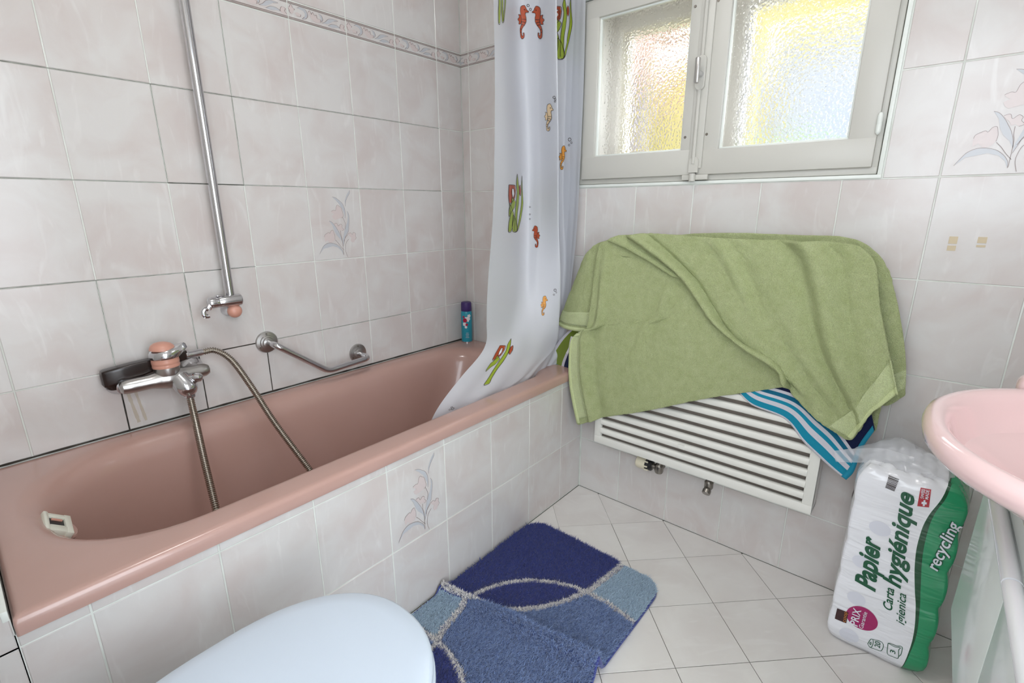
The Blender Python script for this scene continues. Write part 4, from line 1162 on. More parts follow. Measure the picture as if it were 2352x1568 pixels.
# rear layer at the back of the radiator top: rolled edge that falls down the right side
top = [(-0.0450, -0.9285, 1.0405), (-0.0450, -0.9865, 1.0578), (-0.0450, -1.1391, 1.0706), (-0.0450, -1.3528, 1.0711), (-0.0450, -1.4683, 1.0671), (-0.0450, -1.5287, 1.0347), (-0.0450, -1.5648, 0.9869)]
bot = [(-0.1000, -0.9696, 0.8379), (-0.1000, -1.1240, 0.7182), (-0.1000, -1.3729, 0.7000), (-0.1000, -1.4808, 0.6862), (-0.1000, -1.5412, 0.6761), (-0.1000, -1.6080, 0.6523), (-0.1000, -1.6471, 0.6932)]
lef = [(-0.0700, -0.9399, 1.0422), (-0.0700, -0.9473, 0.9469), (-0.0700, -0.9563, 0.8317)]
rig = [(-0.0700, -1.5660, 0.9894), (-0.0700, -1.6021, 0.8899), (-0.0700, -1.6319, 0.7816), (-0.0700, -1.6472, 0.6841)]
GR = coons(top, bot, lef, rig, 70, 60, lambda s, t: -.010 * gauss(s, .93, .06) * math.sin(math.pi * t) + .006 * math.sin(16 * s) * t)
cloth('rear_layer', GR, M_TERRY, bath, .009)
band('woven_band', GR, 46, 55, 58, 69, M_BAND, bath)
# small tail hanging behind
top = [(-0.0800, -1.5399, 0.6698), (-0.0800, -1.5729, 0.6720), (-0.0800, -1.6058, 0.6683)]
bot = [(-0.0850, -1.5696, 0.5733), (-0.0850, -1.5820, 0.5492), (-0.0850, -1.6047, 0.5852)]
lef = [(-0.0820, -1.5400, 0.6705), (-0.0820, -1.5538, 0.6118), (-0.0820, -1.5695, 0.5721)]
rig = [(-0.0820, -1.6059, 0.6689), (-0.0820, -1.6044, 0.6321), (-0.0820, -1.6046, 0.5841)]
GT = coons(top, bot, lef, rig, 16, 18, lambda s, t: .008 * math.sin(5 * s))
cloth('tail', GT, M_TERRY, bath, .008)
# left sleeve: wraps round the radiator's end
top = [(-0.0750, -0.6817, 0.9582), (-0.0750, -0.7022, 0.9904), (-0.0750, -0.7381, 1.0210), (-0.0750, -0.7705, 1.0299)]
bot = [(-0.0950, -0.5932, 0.7160), (-0.0950, -0.6276, 0.7060), (-0.0950, -0.6860, 0.7051), (-0.0950, -0.7348, 0.7047)]
lef = [(-0.0700, -0.6785, 0.9576), (-0.0700, -0.6476, 0.8836), (-0.0700, -0.6134, 0.8060), (-0.0700, -0.5759, 0.7089)]
rig = [(-0.0980, -0.7883, 1.0376), (-0.0980, -0.7666, 0.9657), (-0.0980, -0.7526, 0.8264), (-0.0980, -0.7476, 0.7041)]
GSL = coons(top, bot, lef, rig, 30, 44, lambda s, t: -.010 * math.sin(math.pi * s) * (1 - .3 * t))
cloth('sleeve', GSL, M_TERRY, bath, .010)
band('woven_band', GSL, 33, 40, 0, 29, M_BAND, bath, .0058)
band('hem', GSL, 41, 43, 0, 29, M_HEM, bath, .0056)
# front left layer
top = [(-0.1160, -0.7682, 1.0086), (-0.1160, -0.7805, 1.0325), (-0.1160, -0.8386, 1.0490), (-0.1160, -0.9603, 1.0533), (-0.1160, -1.1243, 1.0416), (-0.1160, -1.3369, 1.0048)]
bot = [(-0.1240, -0.7093, 0.3373), (-0.1240, -0.8307, 0.4066), (-0.1240, -0.9618, 0.4671), (-0.1240, -1.1577, 0.5616), (-0.1240, -1.2963, 0.6196), (-0.1240, -1.4441, 0.6843)]
lef = [(-0.1180, -0.7694, 1.0088), (-0.1180, -0.7557, 0.9367), (-0.1180, -0.7457, 0.8128), (-0.1180, -0.7286, 0.7082), (-0.1180, -0.6752, 0.6795), (-0.1180, -0.6649, 0.5861), (-0.1180, -0.6679, 0.4979), (-0.1180, -0.6847, 0.4150), (-0.1180, -0.7056, 0.3340)]
rig = [(-0.1180, -1.3373, 1.0050), (-0.1180, -1.3899, 0.8449), (-0.1180, -1.4433, 0.6824)]
def dfront(s, t):
    d = -.024 * gauss(s, .095, .020) * min(1, 1.6 * t + .1) + .008 * gauss(s, .145, .025) * t
    d += -.009 * gauss(s - .22 * (1 - t), .30, .022) * gauss(t, .45, .25) + .005 * gauss(s - .22 * (1 - t), .345, .022) * gauss(t, .45, .25)
    d += -.010 * math.sin(9 * s + 4 * t) * t - .003 * math.sin(23 * s - 9 * t) * (1 - t)
    return d
GF = coons(top, bot, lef, rig, 110, 90, dfront)
cloth('front_layer', GF, M_TERRY, bath, .009)
band('woven_band', GF, 40, 86, 1, 9, M_BAND, bath, .0052)
band('hem', GF, 40, 88, 0, 2, M_HEM, bath, .0056)
# roll over the top of the radiator joining front and rear
yy0, yy1 = -.780, -1.47
roll = np.array([[(-.120 + .100 * t - .0, yy0 + (yy1 - yy0) * s, 1.012 + .012 * math.sin(math.pi * t) - (.03 if t in (0, 1) else 0) + .006 * math.sin(7 * s)) for s in np.linspace(0, 1, 60)] for t in np.linspace(0, 1, 12)])
cloth('top_fold', roll, M_TERRY, bath, .010)
# narrow fold showing under the diagonal layer
top = [(-0.1210, -0.8029, 1.0408), (-0.1210, -0.8408, 1.0563), (-0.1210, -0.9177, 1.0629), (-0.1210, -0.9905, 1.0626)]
bot = [(-0.1270, -1.0425, 0.9410), (-0.1270, -1.0798, 0.9363), (-0.1270, -1.1139, 0.9262), (-0.1270, -1.1672, 0.9055)]
lef = [(-0.1270, -0.8063, 1.0412), (-0.1270, -0.8780, 1.0176), (-0.1270, -0.9562, 0.9833), (-0.1270, -1.0425, 0.9410)]
rig = [(-0.1210, -0.9905, 1.0626), (-0.1210, -1.0513, 0.9996), (-0.1210, -1.1092, 0.9513), (-0.1210, -1.1653, 0.9045)]
GN = coons(top, bot, lef, rig, 30, 40, lambda s, t: -.010 * gauss(s, .08, .10))
cloth('under_fold', GN, M_TERRY, bath, .008)
# diagonal upper layer
top = [(-0.1220, -0.8728, 1.0574), (-0.1220, -0.9620, 1.0670), (-0.1220, -1.1653, 1.0609), (-0.1220, -1.3310, 1.0601), (-0.1220, -1.4491, 1.0604), (-0.1220, -1.5000, 1.0531)]
bot = [(-0.1400, -1.3814, 0.6843), (-0.1400, -1.4006, 0.6530), (-0.1400, -1.4474, 0.6128), (-0.1400, -1.5138, 0.5737), (-0.1400, -1.5591, 0.5566), (-0.1400, -1.5866, 0.6369), (-0.1400, -1.6318, 0.7049)]
lef = [(-0.1320, -0.8780, 1.0580), (-0.1320, -0.9561, 1.0150), (-0.1320, -1.0561, 0.9507), (-0.1320, -1.1201, 0.8813), (-0.1320, -1.1712, 0.8230), (-0.1320, -1.2560, 0.7693), (-0.1320, -1.3304, 0.7404), (-0.1320, -1.3677, 0.7174), (-0.1320, -1.3800, 0.6817)]
rig = [(-0.1300, -1.5008, 1.0536), (-0.1300, -1.5391, 1.0131), (-0.1300, -1.5617, 0.9190), (-0.1300, -1.5932, 0.8182), (-0.1300, -1.6160, 0.7514), (-0.1300, -1.6317, 0.7018)]
def ddiag(s, t):
    d = -.022 * gauss(s, .035, .026) + .012 * gauss(s, .095, .03)
    d += -.030 * gauss(s, .80 - .10 * t, .045) * (1 - .45 * t) + .014 * gauss(s, .71 - .09 * t, .05) + .010 * gauss(s, .88 - .06 * t, .03)
    d += -.014 * gauss(s, .44 - .20 * t, .035) * gauss(t, .2, .22) + .009 * gauss(s, .50 - .20 * t, .04) * gauss(t, .25, .22)
    d += -.018 * gauss(s, .52 + .10 * t, .05) * gauss(t, .80, .3) - .008 * math.sin(14 * s - 4 * t) * t
    return d
GD = coons(top, bot, lef, rig, 110, 90, ddiag)
cloth('diagonal_layer', GD, M_TERRY, bath, .010)
# woven band and hem along the lower right edge (from the tip to the right corner)
n = 110
ed = [(-0.1420, -1.5592, 0.5574), (-0.1420, -1.5867, 0.6376), (-0.1420, -1.6318, 0.7055)]
inn = [(-0.1420, -1.5067, 0.5836), (-0.1420, -1.5509, 0.6432), (-0.1420, -1.5669, 0.6891), (-0.1420, -1.5895, 0.7442), (-0.1420, -1.6049, 0.7878)]
GB_ = coons(ed, inn, [ed[0], inn[0]], [ed[-1], inn[-1]], 40, 12)
gm, gn = GD.shape[:2]
dbv = BVHTree.FromPolygons([tuple(v) for v in GD.reshape(-1, 3)], [(j * gn + i, j * gn + i + 1, (j + 1) * gn + i + 1, (j + 1) * gn + i) for j in range(gm - 1) for i in range(gn - 1)])
def lay_on(G, lift):
    out = G.copy()
    for j in range(G.shape[0]):
        for i in range(G.shape[1]):
            h = dbv.ray_cast(Vector((-1, G[j, i, 1], G[j, i, 2])), Vector((1, 0, 0)))
            if h[0] is not None: out[j, i, 0] = h[0].x
    for _ in range(2):      # soften where the patch has no cloth behind it
        out[1:-1, 1:-1, 0] = (out[:-2, 1:-1, 0] + out[2:, 1:-1, 0] + out[1:-1, :-2, 0] + out[1:-1, 2:, 0] + out[1:-1, 1:-1, 0]) / 5
    out[:, :, 0] -= lift
    return out
cloth('woven_band', lay_on(GB_, .0068), M_BAND, bath, .002, 0)
mixp = lambda a, b, k: tuple(np.array(a) * (1 - k) + np.array(b) * k)
GH = coons(ed, [mixp(a, b, .22) for a, b in zip(resample(ed, 12), resample(inn, 12))], [ed[0], mixp(ed[0], inn[0], .22)], [ed[-1], mixp(ed[-1], inn[-1], .22)], 40, 5)
cloth('hem', lay_on(GH, .0085), M_HEM, bath, .003, 0)

# ---- bath mat on the floor
mat_o = empty('bath_mat', (-.72, -.91, 0), 'shaggy blue bath mat with navy and pale patches, creased across', 'bath mat')
OUT = [(-0.3320, -0.7044, 0.0080), (-0.3852, -0.6847, 0.0080), (-0.4606, -0.6855, 0.0080), (-0.6151, -0.6732, 0.0080), (-0.7462, -0.6662, 0.0080), (-0.7939, -0.6628, 0.0080), (-0.8613, -0.6674, 0.0080), (-0.9166, -0.6662, 0.0080)]
OUTR = [(-0.3113, -0.7489, 0.0080), (-0.3245, -0.8614, 0.0080), (-0.3334, -1.0199, 0.0080), (-0.3277, -1.0948, 0.0080), (-0.3442, -1.1398, 0.0080), (-0.3777, -1.1696, 0.0080), (-0.4361, -1.1786, 0.0080), (-0.5625, -1.1712, 0.0080), (-0.6613, -1.1662, 0.0080), (-0.7234, -1.1642, 0.0080)]
MX0, MX1, MY0, MY1 = -1.10, -.325, -1.172, -.662
def in_poly(P, x, y):
    P = np.asarray(P); x = np.asarray(x); y = np.asarray(y)
    c_ = np.zeros(x.shape, bool); j = len(P) - 1
    for i in range(len(P)):
        xi, yi = P[i][0], P[i][1]; xj, yj = P[j][0], P[j][1]
        m_ = ((yi > y) != (yj > y)) & (x < (xj - xi) * (y - yi) / (yj - yi + 1e-12) + xi)
        c_ ^= m_; j = i
    return c_
def dist_line(P, x, y):
    d_ = np.full(x.shape, 9.)
    for a, b in zip(P[:-1], P[1:]):
        ax_, ay_ = a[0], a[1]; bx_, by_ = b[0] - ax_, b[1] - ay_
        t = np.clip(((x - ax_) * bx_ + (y - ay_) * by_) / (bx_ * bx_ + by_ * by_ + 1e-12), 0, 1)
        d_ = np.minimum(d_, np.hypot(x - ax_ - t * bx_, y - ay_ - t * by_))
    return d_
rr = .07
mat_out = [(v.x, v.y) for v in rrect(MX0, MX1, MY0, MY1, 0, (rr, rr, rr, rr), 8, 6)]
mat_out = [(x, y) for x, y in mat_out]
LN = [[(-0.7738, -0.7434, 0.0100), (-0.7071, -0.7608, 0.0100), (-0.6436, -0.7942, 0.0100), (-0.5807, -0.8486, 0.0100), (-0.5397, -0.9116, 0.0100), (-0.5185, -0.9705, 0.0100), (-0.5134, -1.0067, 0.0100), (-0.5079, -1.0713, 0.0100), (-0.5139, -1.1319, 0.0100), (-0.5210, -1.1711, 0.0100)],
      [(-0.7738, -0.7434, 0.0100), (-0.7504, -0.8020, 0.0100), (-0.7269, -0.8500, 0.0100), (-0.6883, -0.9007, 0.0100), (-0.6381, -0.9426, 0.0100), (-0.5762, -0.9775, 0.0100), (-0.5134, -1.0067, 0.0100), (-0.3964, -1.0229, 0.0100), (-0.3338, -1.0296, 0.0100)],
      [(-0.7918, -0.6466, 0.0100), (-0.7808, -0.7034, 0.0100), (-0.7678, -0.7557, 0.0100)],
      [(-0.7755, -0.7544, 0.0100), (-0.8298, -0.7650, 0.0100), (-0.8807, -0.7750, 0.0100), (-0.9225, -0.7916, 0.0100), (-0.9582, -0.8014, 0.0100), (-1.0004, -0.8391, 0.0100), (-1.0428, -0.8865, 0.0100)],
      [(-0.9289, -0.7111, 0.0100), (-0.9225, -0.7916, 0.0100), (-0.9300, -0.8550, 0.0100), (-0.9455, -0.9040, 0.0100), (-0.9651, -0.9353, 0.0100), (-0.9908, -0.9647, 0.0100)]]
NAVY_TOP = [(-0.2069, -0.6103, 0.0100), (-0.5137, -0.6193, 0.0100), (-0.7965, -0.6214, 0.0100), (-0.7808, -0.7034, 0.0100), (-0.7738, -0.7434, 0.0100), (-0.7071, -0.7608, 0.0100), (-0.6436, -0.7942, 0.0100), (-0.5807, -0.8486, 0.0100), (-0.5397, -0.9116, 0.0100), (-0.5185, -0.9705, 0.0100), (-0.5134, -1.0067, 0.0100), (-0.3964, -1.0229, 0.0100), (-0.2965, -1.0322, 0.0100), (-0.2242, -0.9257, 0.0100)]
EYE = [(-0.7738, -0.7434, 0.0100), (-0.7071, -0.7608, 0.0100), (-0.6436, -0.7942, 0.0100), (-0.5807, -0.8486, 0.0100), (-0.5397, -0.9116, 0.0100), (-0.5185, -0.9705, 0.0100), (-0.5134, -1.0067, 0.0100), (-0.5762, -0.9775, 0.0100), (-0.6381, -0.9426, 0.0100), (-0.6883, -0.9007, 0.0100), (-0.7269, -0.8500, 0.0100), (-0.7504, -0.8020, 0.0100)]
PALE_R = [(-0.5134, -1.0067, 0.0100), (-0.3338, -1.0296, 0.0100), (-0.2417, -1.1450, 0.0100), (-0.3899, -1.2492, 0.0100), (-0.5233, -1.1776, 0.0100), (-0.5139, -1.1319, 0.0100), (-0.5079, -1.0713, 0.0100)]
PALE_L = [(-0.7965, -0.6214, 0.0100), (-0.7808, -0.7034, 0.0100), (-0.7755, -0.7544, 0.0100), (-0.8298, -0.7650, 0.0100), (-0.8807, -0.7750, 0.0100), (-0.9225, -0.7916, 0.0100), (-0.9289, -0.7111, 0.0100), (-0.9682, -0.6131, 0.0100)]
NAVY_L = [(-0.9225, -0.7916, 0.0100), (-0.9300, -0.8550, 0.0100), (-0.9455, -0.9040, 0.0100), (-0.9651, -0.9353, 0.0100), (-1.0126, -0.9873, 0.0100), (-1.0702, -0.9192, 0.0100), (-1.0004, -0.8391, 0.0100), (-0.9582, -0.8014, 0.0100)]
RIDGE = [(-0.7918, -0.6466, 0.0100), (-0.7701, -0.7581, 0.0100), (-0.7482, -0.8855, 0.0100), (-0.7377, -1.0168, 0.0100), (-0.7298, -1.0958, 0.0100), (-0.7200, -1.1709, 0.0100)]
rl = np.array([q[:2] for q in RIDGE])
def mat_h(x, y):
    d_ = dist_line(RIDGE, x, y)
    w = np.interp(-y, [.66, .76, 1.0, 1.17], [.6, .55, .9, 1.25])
    return .006 + .046 * w * np.exp(-(d_ / .015) ** 2) + .0015 * np.sin(22 * x) * np.sin(17 * y)
# backing
gx, gy = np.meshgrid(np.linspace(MX0, MX1, 130), np.linspace(MY0, MY1, 90))
inside = in_poly(mat_out, gx, gy)
hz = mat_h(gx, gy)
idx = -np.ones(gx.shape, int); vv = []
for j in range(gx.shape[0]):
    for i in range(gx.shape[1]):
        if inside[j, i]:
            idx[j, i] = len(vv); vv.append((gx[j, i], gy[j, i], hz[j, i] - .001))
ff = [(idx[j, i], idx[j, i + 1], idx[j + 1, i + 1], idx[j + 1, i]) for j in range(gx.shape[0] - 1) for i in range(gx.shape[1] - 1) if min(idx[j, i], idx[j, i + 1], idx[j + 1, i + 1], idx[j + 1, i]) >= 0]
M_MATNAVY = mat('mat_navy', srgb(56, 66, 134), .9, sheen=.3)
bk = finish('backing', vv, ff, M_MATNAVY, mat_o, True)
md = bk.modifiers.new('thickness', 'SOLIDIFY'); md.thickness = .005; md.offset = -1
ed_ = resample(np.array(mat_out + mat_out[:1]), 260)[:-1]
MB().tube([(x, y, mat_h(np.array([x]), np.array([y]))[0] - .001) for x, y in ed_], .0035, 6, closed=True).build('bound_edge', M_MATNAVY, mat_o)
# pile: blades of yarn
def pile(name, xs, ys, m, ln, w, lean):
    n = len(xs)
    z = mat_h(xs, ys)
    an = rng.uniform(0, 2 * math.pi, n)
    L_ = ln * rng.uniform(.7, 1.25, n)
    lx = lean[0] + rng.normal(0, .45, n); ly = lean[1] + rng.normal(0, .45, n)
    V = np.zeros((n, 5, 3))
    cx, sx = np.cos(an) * w / 2, np.sin(an) * w / 2
    base = np.stack([xs, ys, z - .002], 1)
    V[:, 0] = base + np.stack([cx, sx, 0 * cx], 1); V[:, 1] = base - np.stack([cx, sx, 0 * cx], 1)
    mid = base + np.stack([lx * L_ * .30, ly * L_ * .30, L_ * .62], 1)
    V[:, 2] = mid - np.stack([cx, sx, 0 * cx], 1) * .9; V[:, 3] = mid + np.stack([cx, sx, 0 * cx], 1) * .9
    V[:, 4] = base + np.stack([lx * L_ * .8, ly * L_ * .8, L_ * .95], 1)
    me = bpy.data.meshes.new(name)
    me.vertices.add(n * 5); me.vertices.foreach_set('co', V.ravel())
    k = np.arange(n)[:, None] * 5
    q = k + np.array([[0, 1, 2, 3]]); t3 = k + np.array([[3, 2, 4]])
    loops = np.concatenate([np.concatenate([q, t3], 1)], 1).ravel()
    me.loops.add(n * 7); me.loops.foreach_set('vertex_index', loops.astype(np.int32))
    st = (np.arange(n)[:, None] * 7 + np.array([[0, 4]])).ravel()
    me.polygons.add(n * 2); me.polygons.foreach_set('loop_start', st.astype(np.int32))
    me.polygons.foreach_set('loop_total', np.tile([4, 3], n).astype(np.int32))
    me.update(calc_edges=True); me.validate()
    me.materials.append(m)
    o = link(name, me, mat_o); o['kind'] = 'stuff'
    return o
NP = 330000
px_ = rng.uniform(MX0 + .003, MX1 - .003, NP); py_ = rng.uniform(MY0 + .003, MY1 - .003, NP)
k = in_poly(mat_out, px_, py_); px_, py_ = px_[k], py_[k]
dl = np.min([dist_line(L_, px_, py_) for L_ in LN], axis=0)
navy = in_poly(NAVY_TOP, px_, py_) | in_poly(EYE, px_, py_) | in_poly(NAVY_L, px_, py_)
pale = (in_poly(PALE_R, px_, py_) | in_poly(PALE_L, px_, py_)) & ~navy
line = dl < .0080
gap = (dl < .0115) & ~line
blue = ~navy & ~pale & ~line
kn_ = navy & ~line & ~gap
M_PBLUE = mat('mat_blue', srgb(134, 156, 198), .95, sheen=.3)
M_PPALE = mat('mat_pale', srgb(172, 194, 212), .95, sheen=.3)
M_PSIL = mat('mat_silver', srgb(232, 228, 224), .6, sheen=.3)
pile('navy_pile', px_[kn_], py_[kn_], M_MATNAVY, .015, .0023, (.25, -.15))
kb = blue & ~gap
rb_ = rng.random(len(px_)) < .72
pile('blue_pile', px_[kb & rb_], py_[kb & rb_], M_PBLUE, .015, .0021, (.1, -.45))
pile('blue_pile', px_[kb & ~rb_], py_[kb & ~rb_], mat('mat_deep_blue', srgb(92, 112, 158), .95), .014, .0020, (.3, -.2))
kp = pale & ~line & ~gap
pile('pale_pile', px_[kp], py_[kp], M_PPALE, .010, .0020, (.3, -.3))
r_ = rng.random(len(px_)) < .68
pile('silver_braid', px_[line & r_], py_[line & r_], M_PSIL, .0115, .0028, (0, 0))
pile('dark_braid', px_[line & ~r_], py_[line & ~r_], M_MATNAVY, .010, .0026, (0, 0))

# ---- toilet
wc = empty('toilet', (-1.42, -1.02, 0), 'white toilet with closed lid in front of the tub', 'toilet')
CY = -1.020
def egg(k, z, xt=-1.166, xb=-1.640, hw=.192):
    """egg-shaped loop, k shrinks it"""
    P = []
    cx = -1.405; a_f = (xt - cx) * k; a_b = (cx - xb) * k
    for t in np.linspace(0, 2 * math.pi, 72, endpoint=False):
        c_, s_ = math.cos(t), math.sin(t)
        if c_ >= 0:
            x = cx + a_f * abs(c_) ** .92; y = CY + hw * k * np.sign(s_) * abs(s_) ** .92
        else:
            x = cx - a_b * abs(c_) ** .60; y = CY + hw * k * np.sign(s_) * abs(s_) ** .80
        P.append(Vector((x, y, z)))
    return P
MB().loft([egg(.955, .424), egg(.99, .4245), egg(1.0, .428), egg(1.0, .434), egg(.992, .439), egg(.97, .4425), egg(.85, .4455), egg(.6, .448), egg(.25, .449)], True, True).build('lid', M_LID, wc, True, 60)
MB().loft([egg(.97, .398), egg(1.005, .400), egg(1.012, .406), egg(1.012, .416), egg(1.0, .421), egg(.97, .4215)], True, True).build('seat', M_LID, wc, True, 60)
bl = []
for z, k, dx in ((0, .50, -.10), (.02, .49, -.10), (.12, .50, -.095), (.22, .62, -.06), (.30, .80, -.03), (.36, .94, -.006), (.385, .985, 0), (.396, .98, 0)):
    bl.append([v + Vector((dx, 0, 0)) for v in egg(k, z, -1.175, -1.72)])
MB().loft(bl, True, True).build('bowl', M_WHITE, wc, True, 60)
for s in (-1, 1):
    MB().lathe([(.012, 0), (.012, .05)], (-1.640, CY + s * .075 - .025, .428), (0, 1, 0), 16).build('hinge', M_WHITE, wc)
MB().bbox(-1.797, -1.650, CY - .19, CY + .19, .40, .78, .02, 4).build('cistern', M_WHITE, wc)

# ---- washbasin and vanity
SZ = .855
sink = empty('washbasin', (-.72, -1.9, .70), 'pale pink oval porcelain washbasin at the right edge', 'washbasin')
def oval(cx, yf, a, yb, z, n=2.25):
    """basin outline: rounded front at y=yf, straight back at y=yb"""
    P = []
    cy = yf - .30
    for t in np.linspace(0, 2 * math.pi, 96, endpoint=False):
        c_, s_ = math.cos(t), math.sin(t)
        x = cx + a * np.sign(c_) * abs(c_) ** (2 / n)
        if s_ >= 0: y = cy + (yf - cy) * abs(s_) ** (2 / n)
        else: y = cy - (cy - yb) * abs(s_) ** .45
        P.append(Vector((x, y, z)))
    return P
SX = -.690
lp = [oval(SX, -1.88, .06, -2.06, .715), oval(SX, -1.845, .10, -2.08, .722), oval(SX, -1.81, .14, -2.10, .738), oval(SX, -1.775, .175, -2.12, .762), oval(SX, -1.740, .208, -2.135, .788), oval(SX, -1.712, .234, -2.145, .804), oval(SX, -1.695, .251, -2.149, .8105),
      oval(SX, -1.680, .262, -2.149, .818), oval(SX, -1.670, .269, -2.149, .829), oval(SX, -1.668, .271, -2.149, .841), oval(SX, -1.671, .268, -2.149, .850), oval(SX, -1.679, .262, -2.146, .8552),
      oval(SX, -1.688, .254, -2.02, .8545), oval(SX, -1.695, .248, -2.00, .849), oval(SX, -1.7005, .243, -1.99, .839), oval(SX, -1.708, .236, -1.985, .820), oval(SX, -1.722, .222, -1.978, .797),
      oval(SX, -1.745, .201, -1.970, .774), oval(SX, -1.775, .173, -1.955, .753), oval(SX, -1.81, .135, -1.94, .738), oval(SX, -1.845, .09, -1.92, .730), oval(SX, -1.87, .03, -1.90, .727)]
MB().loft(lp, True, True).build('bowl', M_SINK, sink, True, 60)
# raised back ledge that carries the tap
MB().bbox(SX - .24, SX + .24, -2.148, -2.03, .85, .880, .012, 3).build('tap_ledge', M_SINK, sink)
MB().bbox(-.462, -.412, -2.14, -1.786, .828, .872, .018, 5).build('side_ledge', M_SINK, sink)
stap = empty('basin_tap', (SX, -2.08, .88), 'chrome single tap on the pink washbasin', 'tap')
MB().lathe([(.026, 0), (.024, .01), (.02, .06), (.018, .09)], (SX, -2.085, .880), (0, 0, 1), 20).build('body', M_CHROME, stap)
MB().tube(arc_fillet([(SX, -2.085, .94), (SX, -2.02, .965), (SX, -1.95, .95)], .03), .011, 14).build('spout', M_CHROME, stap)
MB().bbox(SX - .01, SX + .01, -2.09, -2.0, .975, .985, .003).build('lever', M_CHROME, stap)

van = empty('vanity_cabinet', (-.8, -1.95, .40), 'white wall-hung vanity cabinet under the washbasin', 'cabinet')
M_VAN = mat('vanity_white', srgb(222, 230, 226), .22, coat=.2)
VX0, VX1, VYF = -1.15, -.473, -1.78
MB().box(VX0 + .004, VX1 - .004, -2.148, VYF - .018, .404, .640).build('carcass', M_VAN, van, False)
MB().box(VX0, VX1, VYF - .030, VYF - .014, .700, .732).build('upper_panel', M_VAN, van, False)
MB().box(VX1 - .016, VX1, -2.148, VYF - .030, .640, .732).build('side_panel', M_VAN, van, False)
MB().box(VX0, VX0 + .016, -2.148, VYF - .030, .640, .732).build('side_panel', M_VAN, van, False)
for (a, b) in ((VX0, -.8165), (-.8135, VX1)):
    dr = MB().bbox(a, b, VYF - .018, VYF, .404, .684, .0015).build('door', M_VAN, van)
    MB().tube([(a + .0005, VYF - .004, .692), (b - .0005, VYF - .004, .692)], .0105, 16).build('grip_rail', M_WHITE, dr)

# ---- pack of toilet paper
pack = empty('toilet_paper_pack', (-.11, -1.70, 0), 'large plastic pack of recycled toilet paper in the corner', 'toilet paper')
PX0, PX1, PYA, PYB, PH = -.216, -.014, -1.586, -1.803, .530
def pack_pt(a, b, c_):
    """a,b,c in -1..1 -> pillow-shaped bag"""
    x = (PX0 + PX1) / 2 + a * (PX1 - PX0) / 2; y = (PYA + PYB) / 2 + b * (PYA - PYB) / 2; z = PH / 2 * (1 + c_)
    e = max(0, abs(c_) - .80) / .20
    k = 1 - .16 * e ** 2
    return x, y, z, k
def pack_mesh():
    bm = bmesh.new()
    bmesh.ops.create_cube(bm, size=2)
    bmesh.ops.subdivide_edges(bm, edges=bm.edges[:], cuts=31, use_grid_fill=True)
    for v in bm.verts:
        a, b, c_ = v.co
        # round the vertical edges
        L_ = max(abs(a), abs(b)); h = math.hypot(a, b)
        if h > 1e-6:
            rr_ = (abs(a) ** 5 + abs(b) ** 5) ** (1 / 5)
            q = L_ / rr_ * .35 + .65
            a, b = a * q, b * q
        x, y, z, k = pack_pt(a, b, c_)
        cx, cy = (PX0 + PX1) / 2, (PYA + PYB) / 2
        # slight waist between the five layers of rolls
        lay = abs(math.sin(math.pi * z / (PH / 5)))
        w = k * (1 - .030 * (1 - lay) ** 2 + .014 * math.sin(9 * z + 4 * b + 2 * a))
        # crumpled right flank
        if b < -.6: w *= 1 - .05 * (1 - lay) * (-b - .6) / .4
        x = cx + (x - cx) * w; y = cy + (y - cy) * w
        if c_ > .98: z += .012 * (1 - a * a) * (1 - b * b) + .006 * math.sin(14 * a) * math.cos(11 * b)
        if c_ < -.98: z = max(z, .0006)
        x = min(x + .02 * (1 - z / PH) * 0, -.0075)
        v.co = (x, y, max(z, .0006))
    me = bpy.data.meshes.new('wrapper'); bm.to_mesh(me); bm.free()
    me.polygons.foreach_set('use_smooth', [True] * len(me.polygons))
    return me
me = pack_mesh()
M_PACK = bpy.data.materials.new('printed_film'); M_PACK.use_nodes = True
nt = M_PACK.node_tree; p = nt.nodes['Principled BSDF']; L = nt.links.new
p.inputs['Roughness'].default_value = .22; p.inputs['Coat Weight'].default_value = .3
tc = nt.nodes.new('ShaderNodeTexCoord'); sp = nt.nodes.new('ShaderNodeSeparateXYZ'); L(tc.outputs['Object'], sp.inputs[0])
def curve_node(pts):
    fc = nt.nodes.new('ShaderNodeFloatCurve')
    mr = nt.nodes.new('ShaderNodeMapRange'); mr.inputs[1].default_value = 0; mr.inputs[2].default_value = .56
    L(sp.outputs['Z'], mr.inputs[0]); L(mr.outputs[0], fc.inputs['Value'])
    cv = fc.mapping.curves[0]
    pts = [(z / .56, (y + 1.85) / .30) for y, z in pts]
    cv.points[0].location = pts[0]; cv.points[1].location = pts[-1]
    for q in pts[1:-1]: cv.points.new(*q)
    fc.mapping.update()
    m_ = nt.nodes.new('ShaderNodeMath'); m_.operation = 'MULTIPLY_ADD'; m_.inputs[1].default_value = .30; m_.inputs[2].default_value = -1.85
    L(fc.outputs[0], m_.inputs[0])
    lt = nt.nodes.new('ShaderNodeMath'); lt.operation = 'LESS_THAN'
    L(sp.outputs['Y'], lt.inputs[0]); L(m_.outputs[0], lt.inputs[1])
    return lt
lt1 = curve_node([(-1.755, .0), (-1.761, .071), (-1.762, .116), (-1.754, .195), (-1.743, .251), (-1.731, .326), (-1.728, .38), (-1.733, .443), (-1.752, .512), (-1.758, .55)])
lt2 = curve_node([(-1.756, .0), (-1.764, .071), (-1.767, .118), (-1.761, .2), (-1.753, .257), (-1.742, .345), (-1.740, .40), (-1.744, .46), (-1.758, .512), (-1.762, .55)])
mx1 = nt.nodes.new('ShaderNodeMix'); mx1.data_type = 'RGBA'; mx1.inputs['A'].default_value = srgb(237, 238, 243); mx1.inputs['B'].default_value = srgb(14, 74, 44)
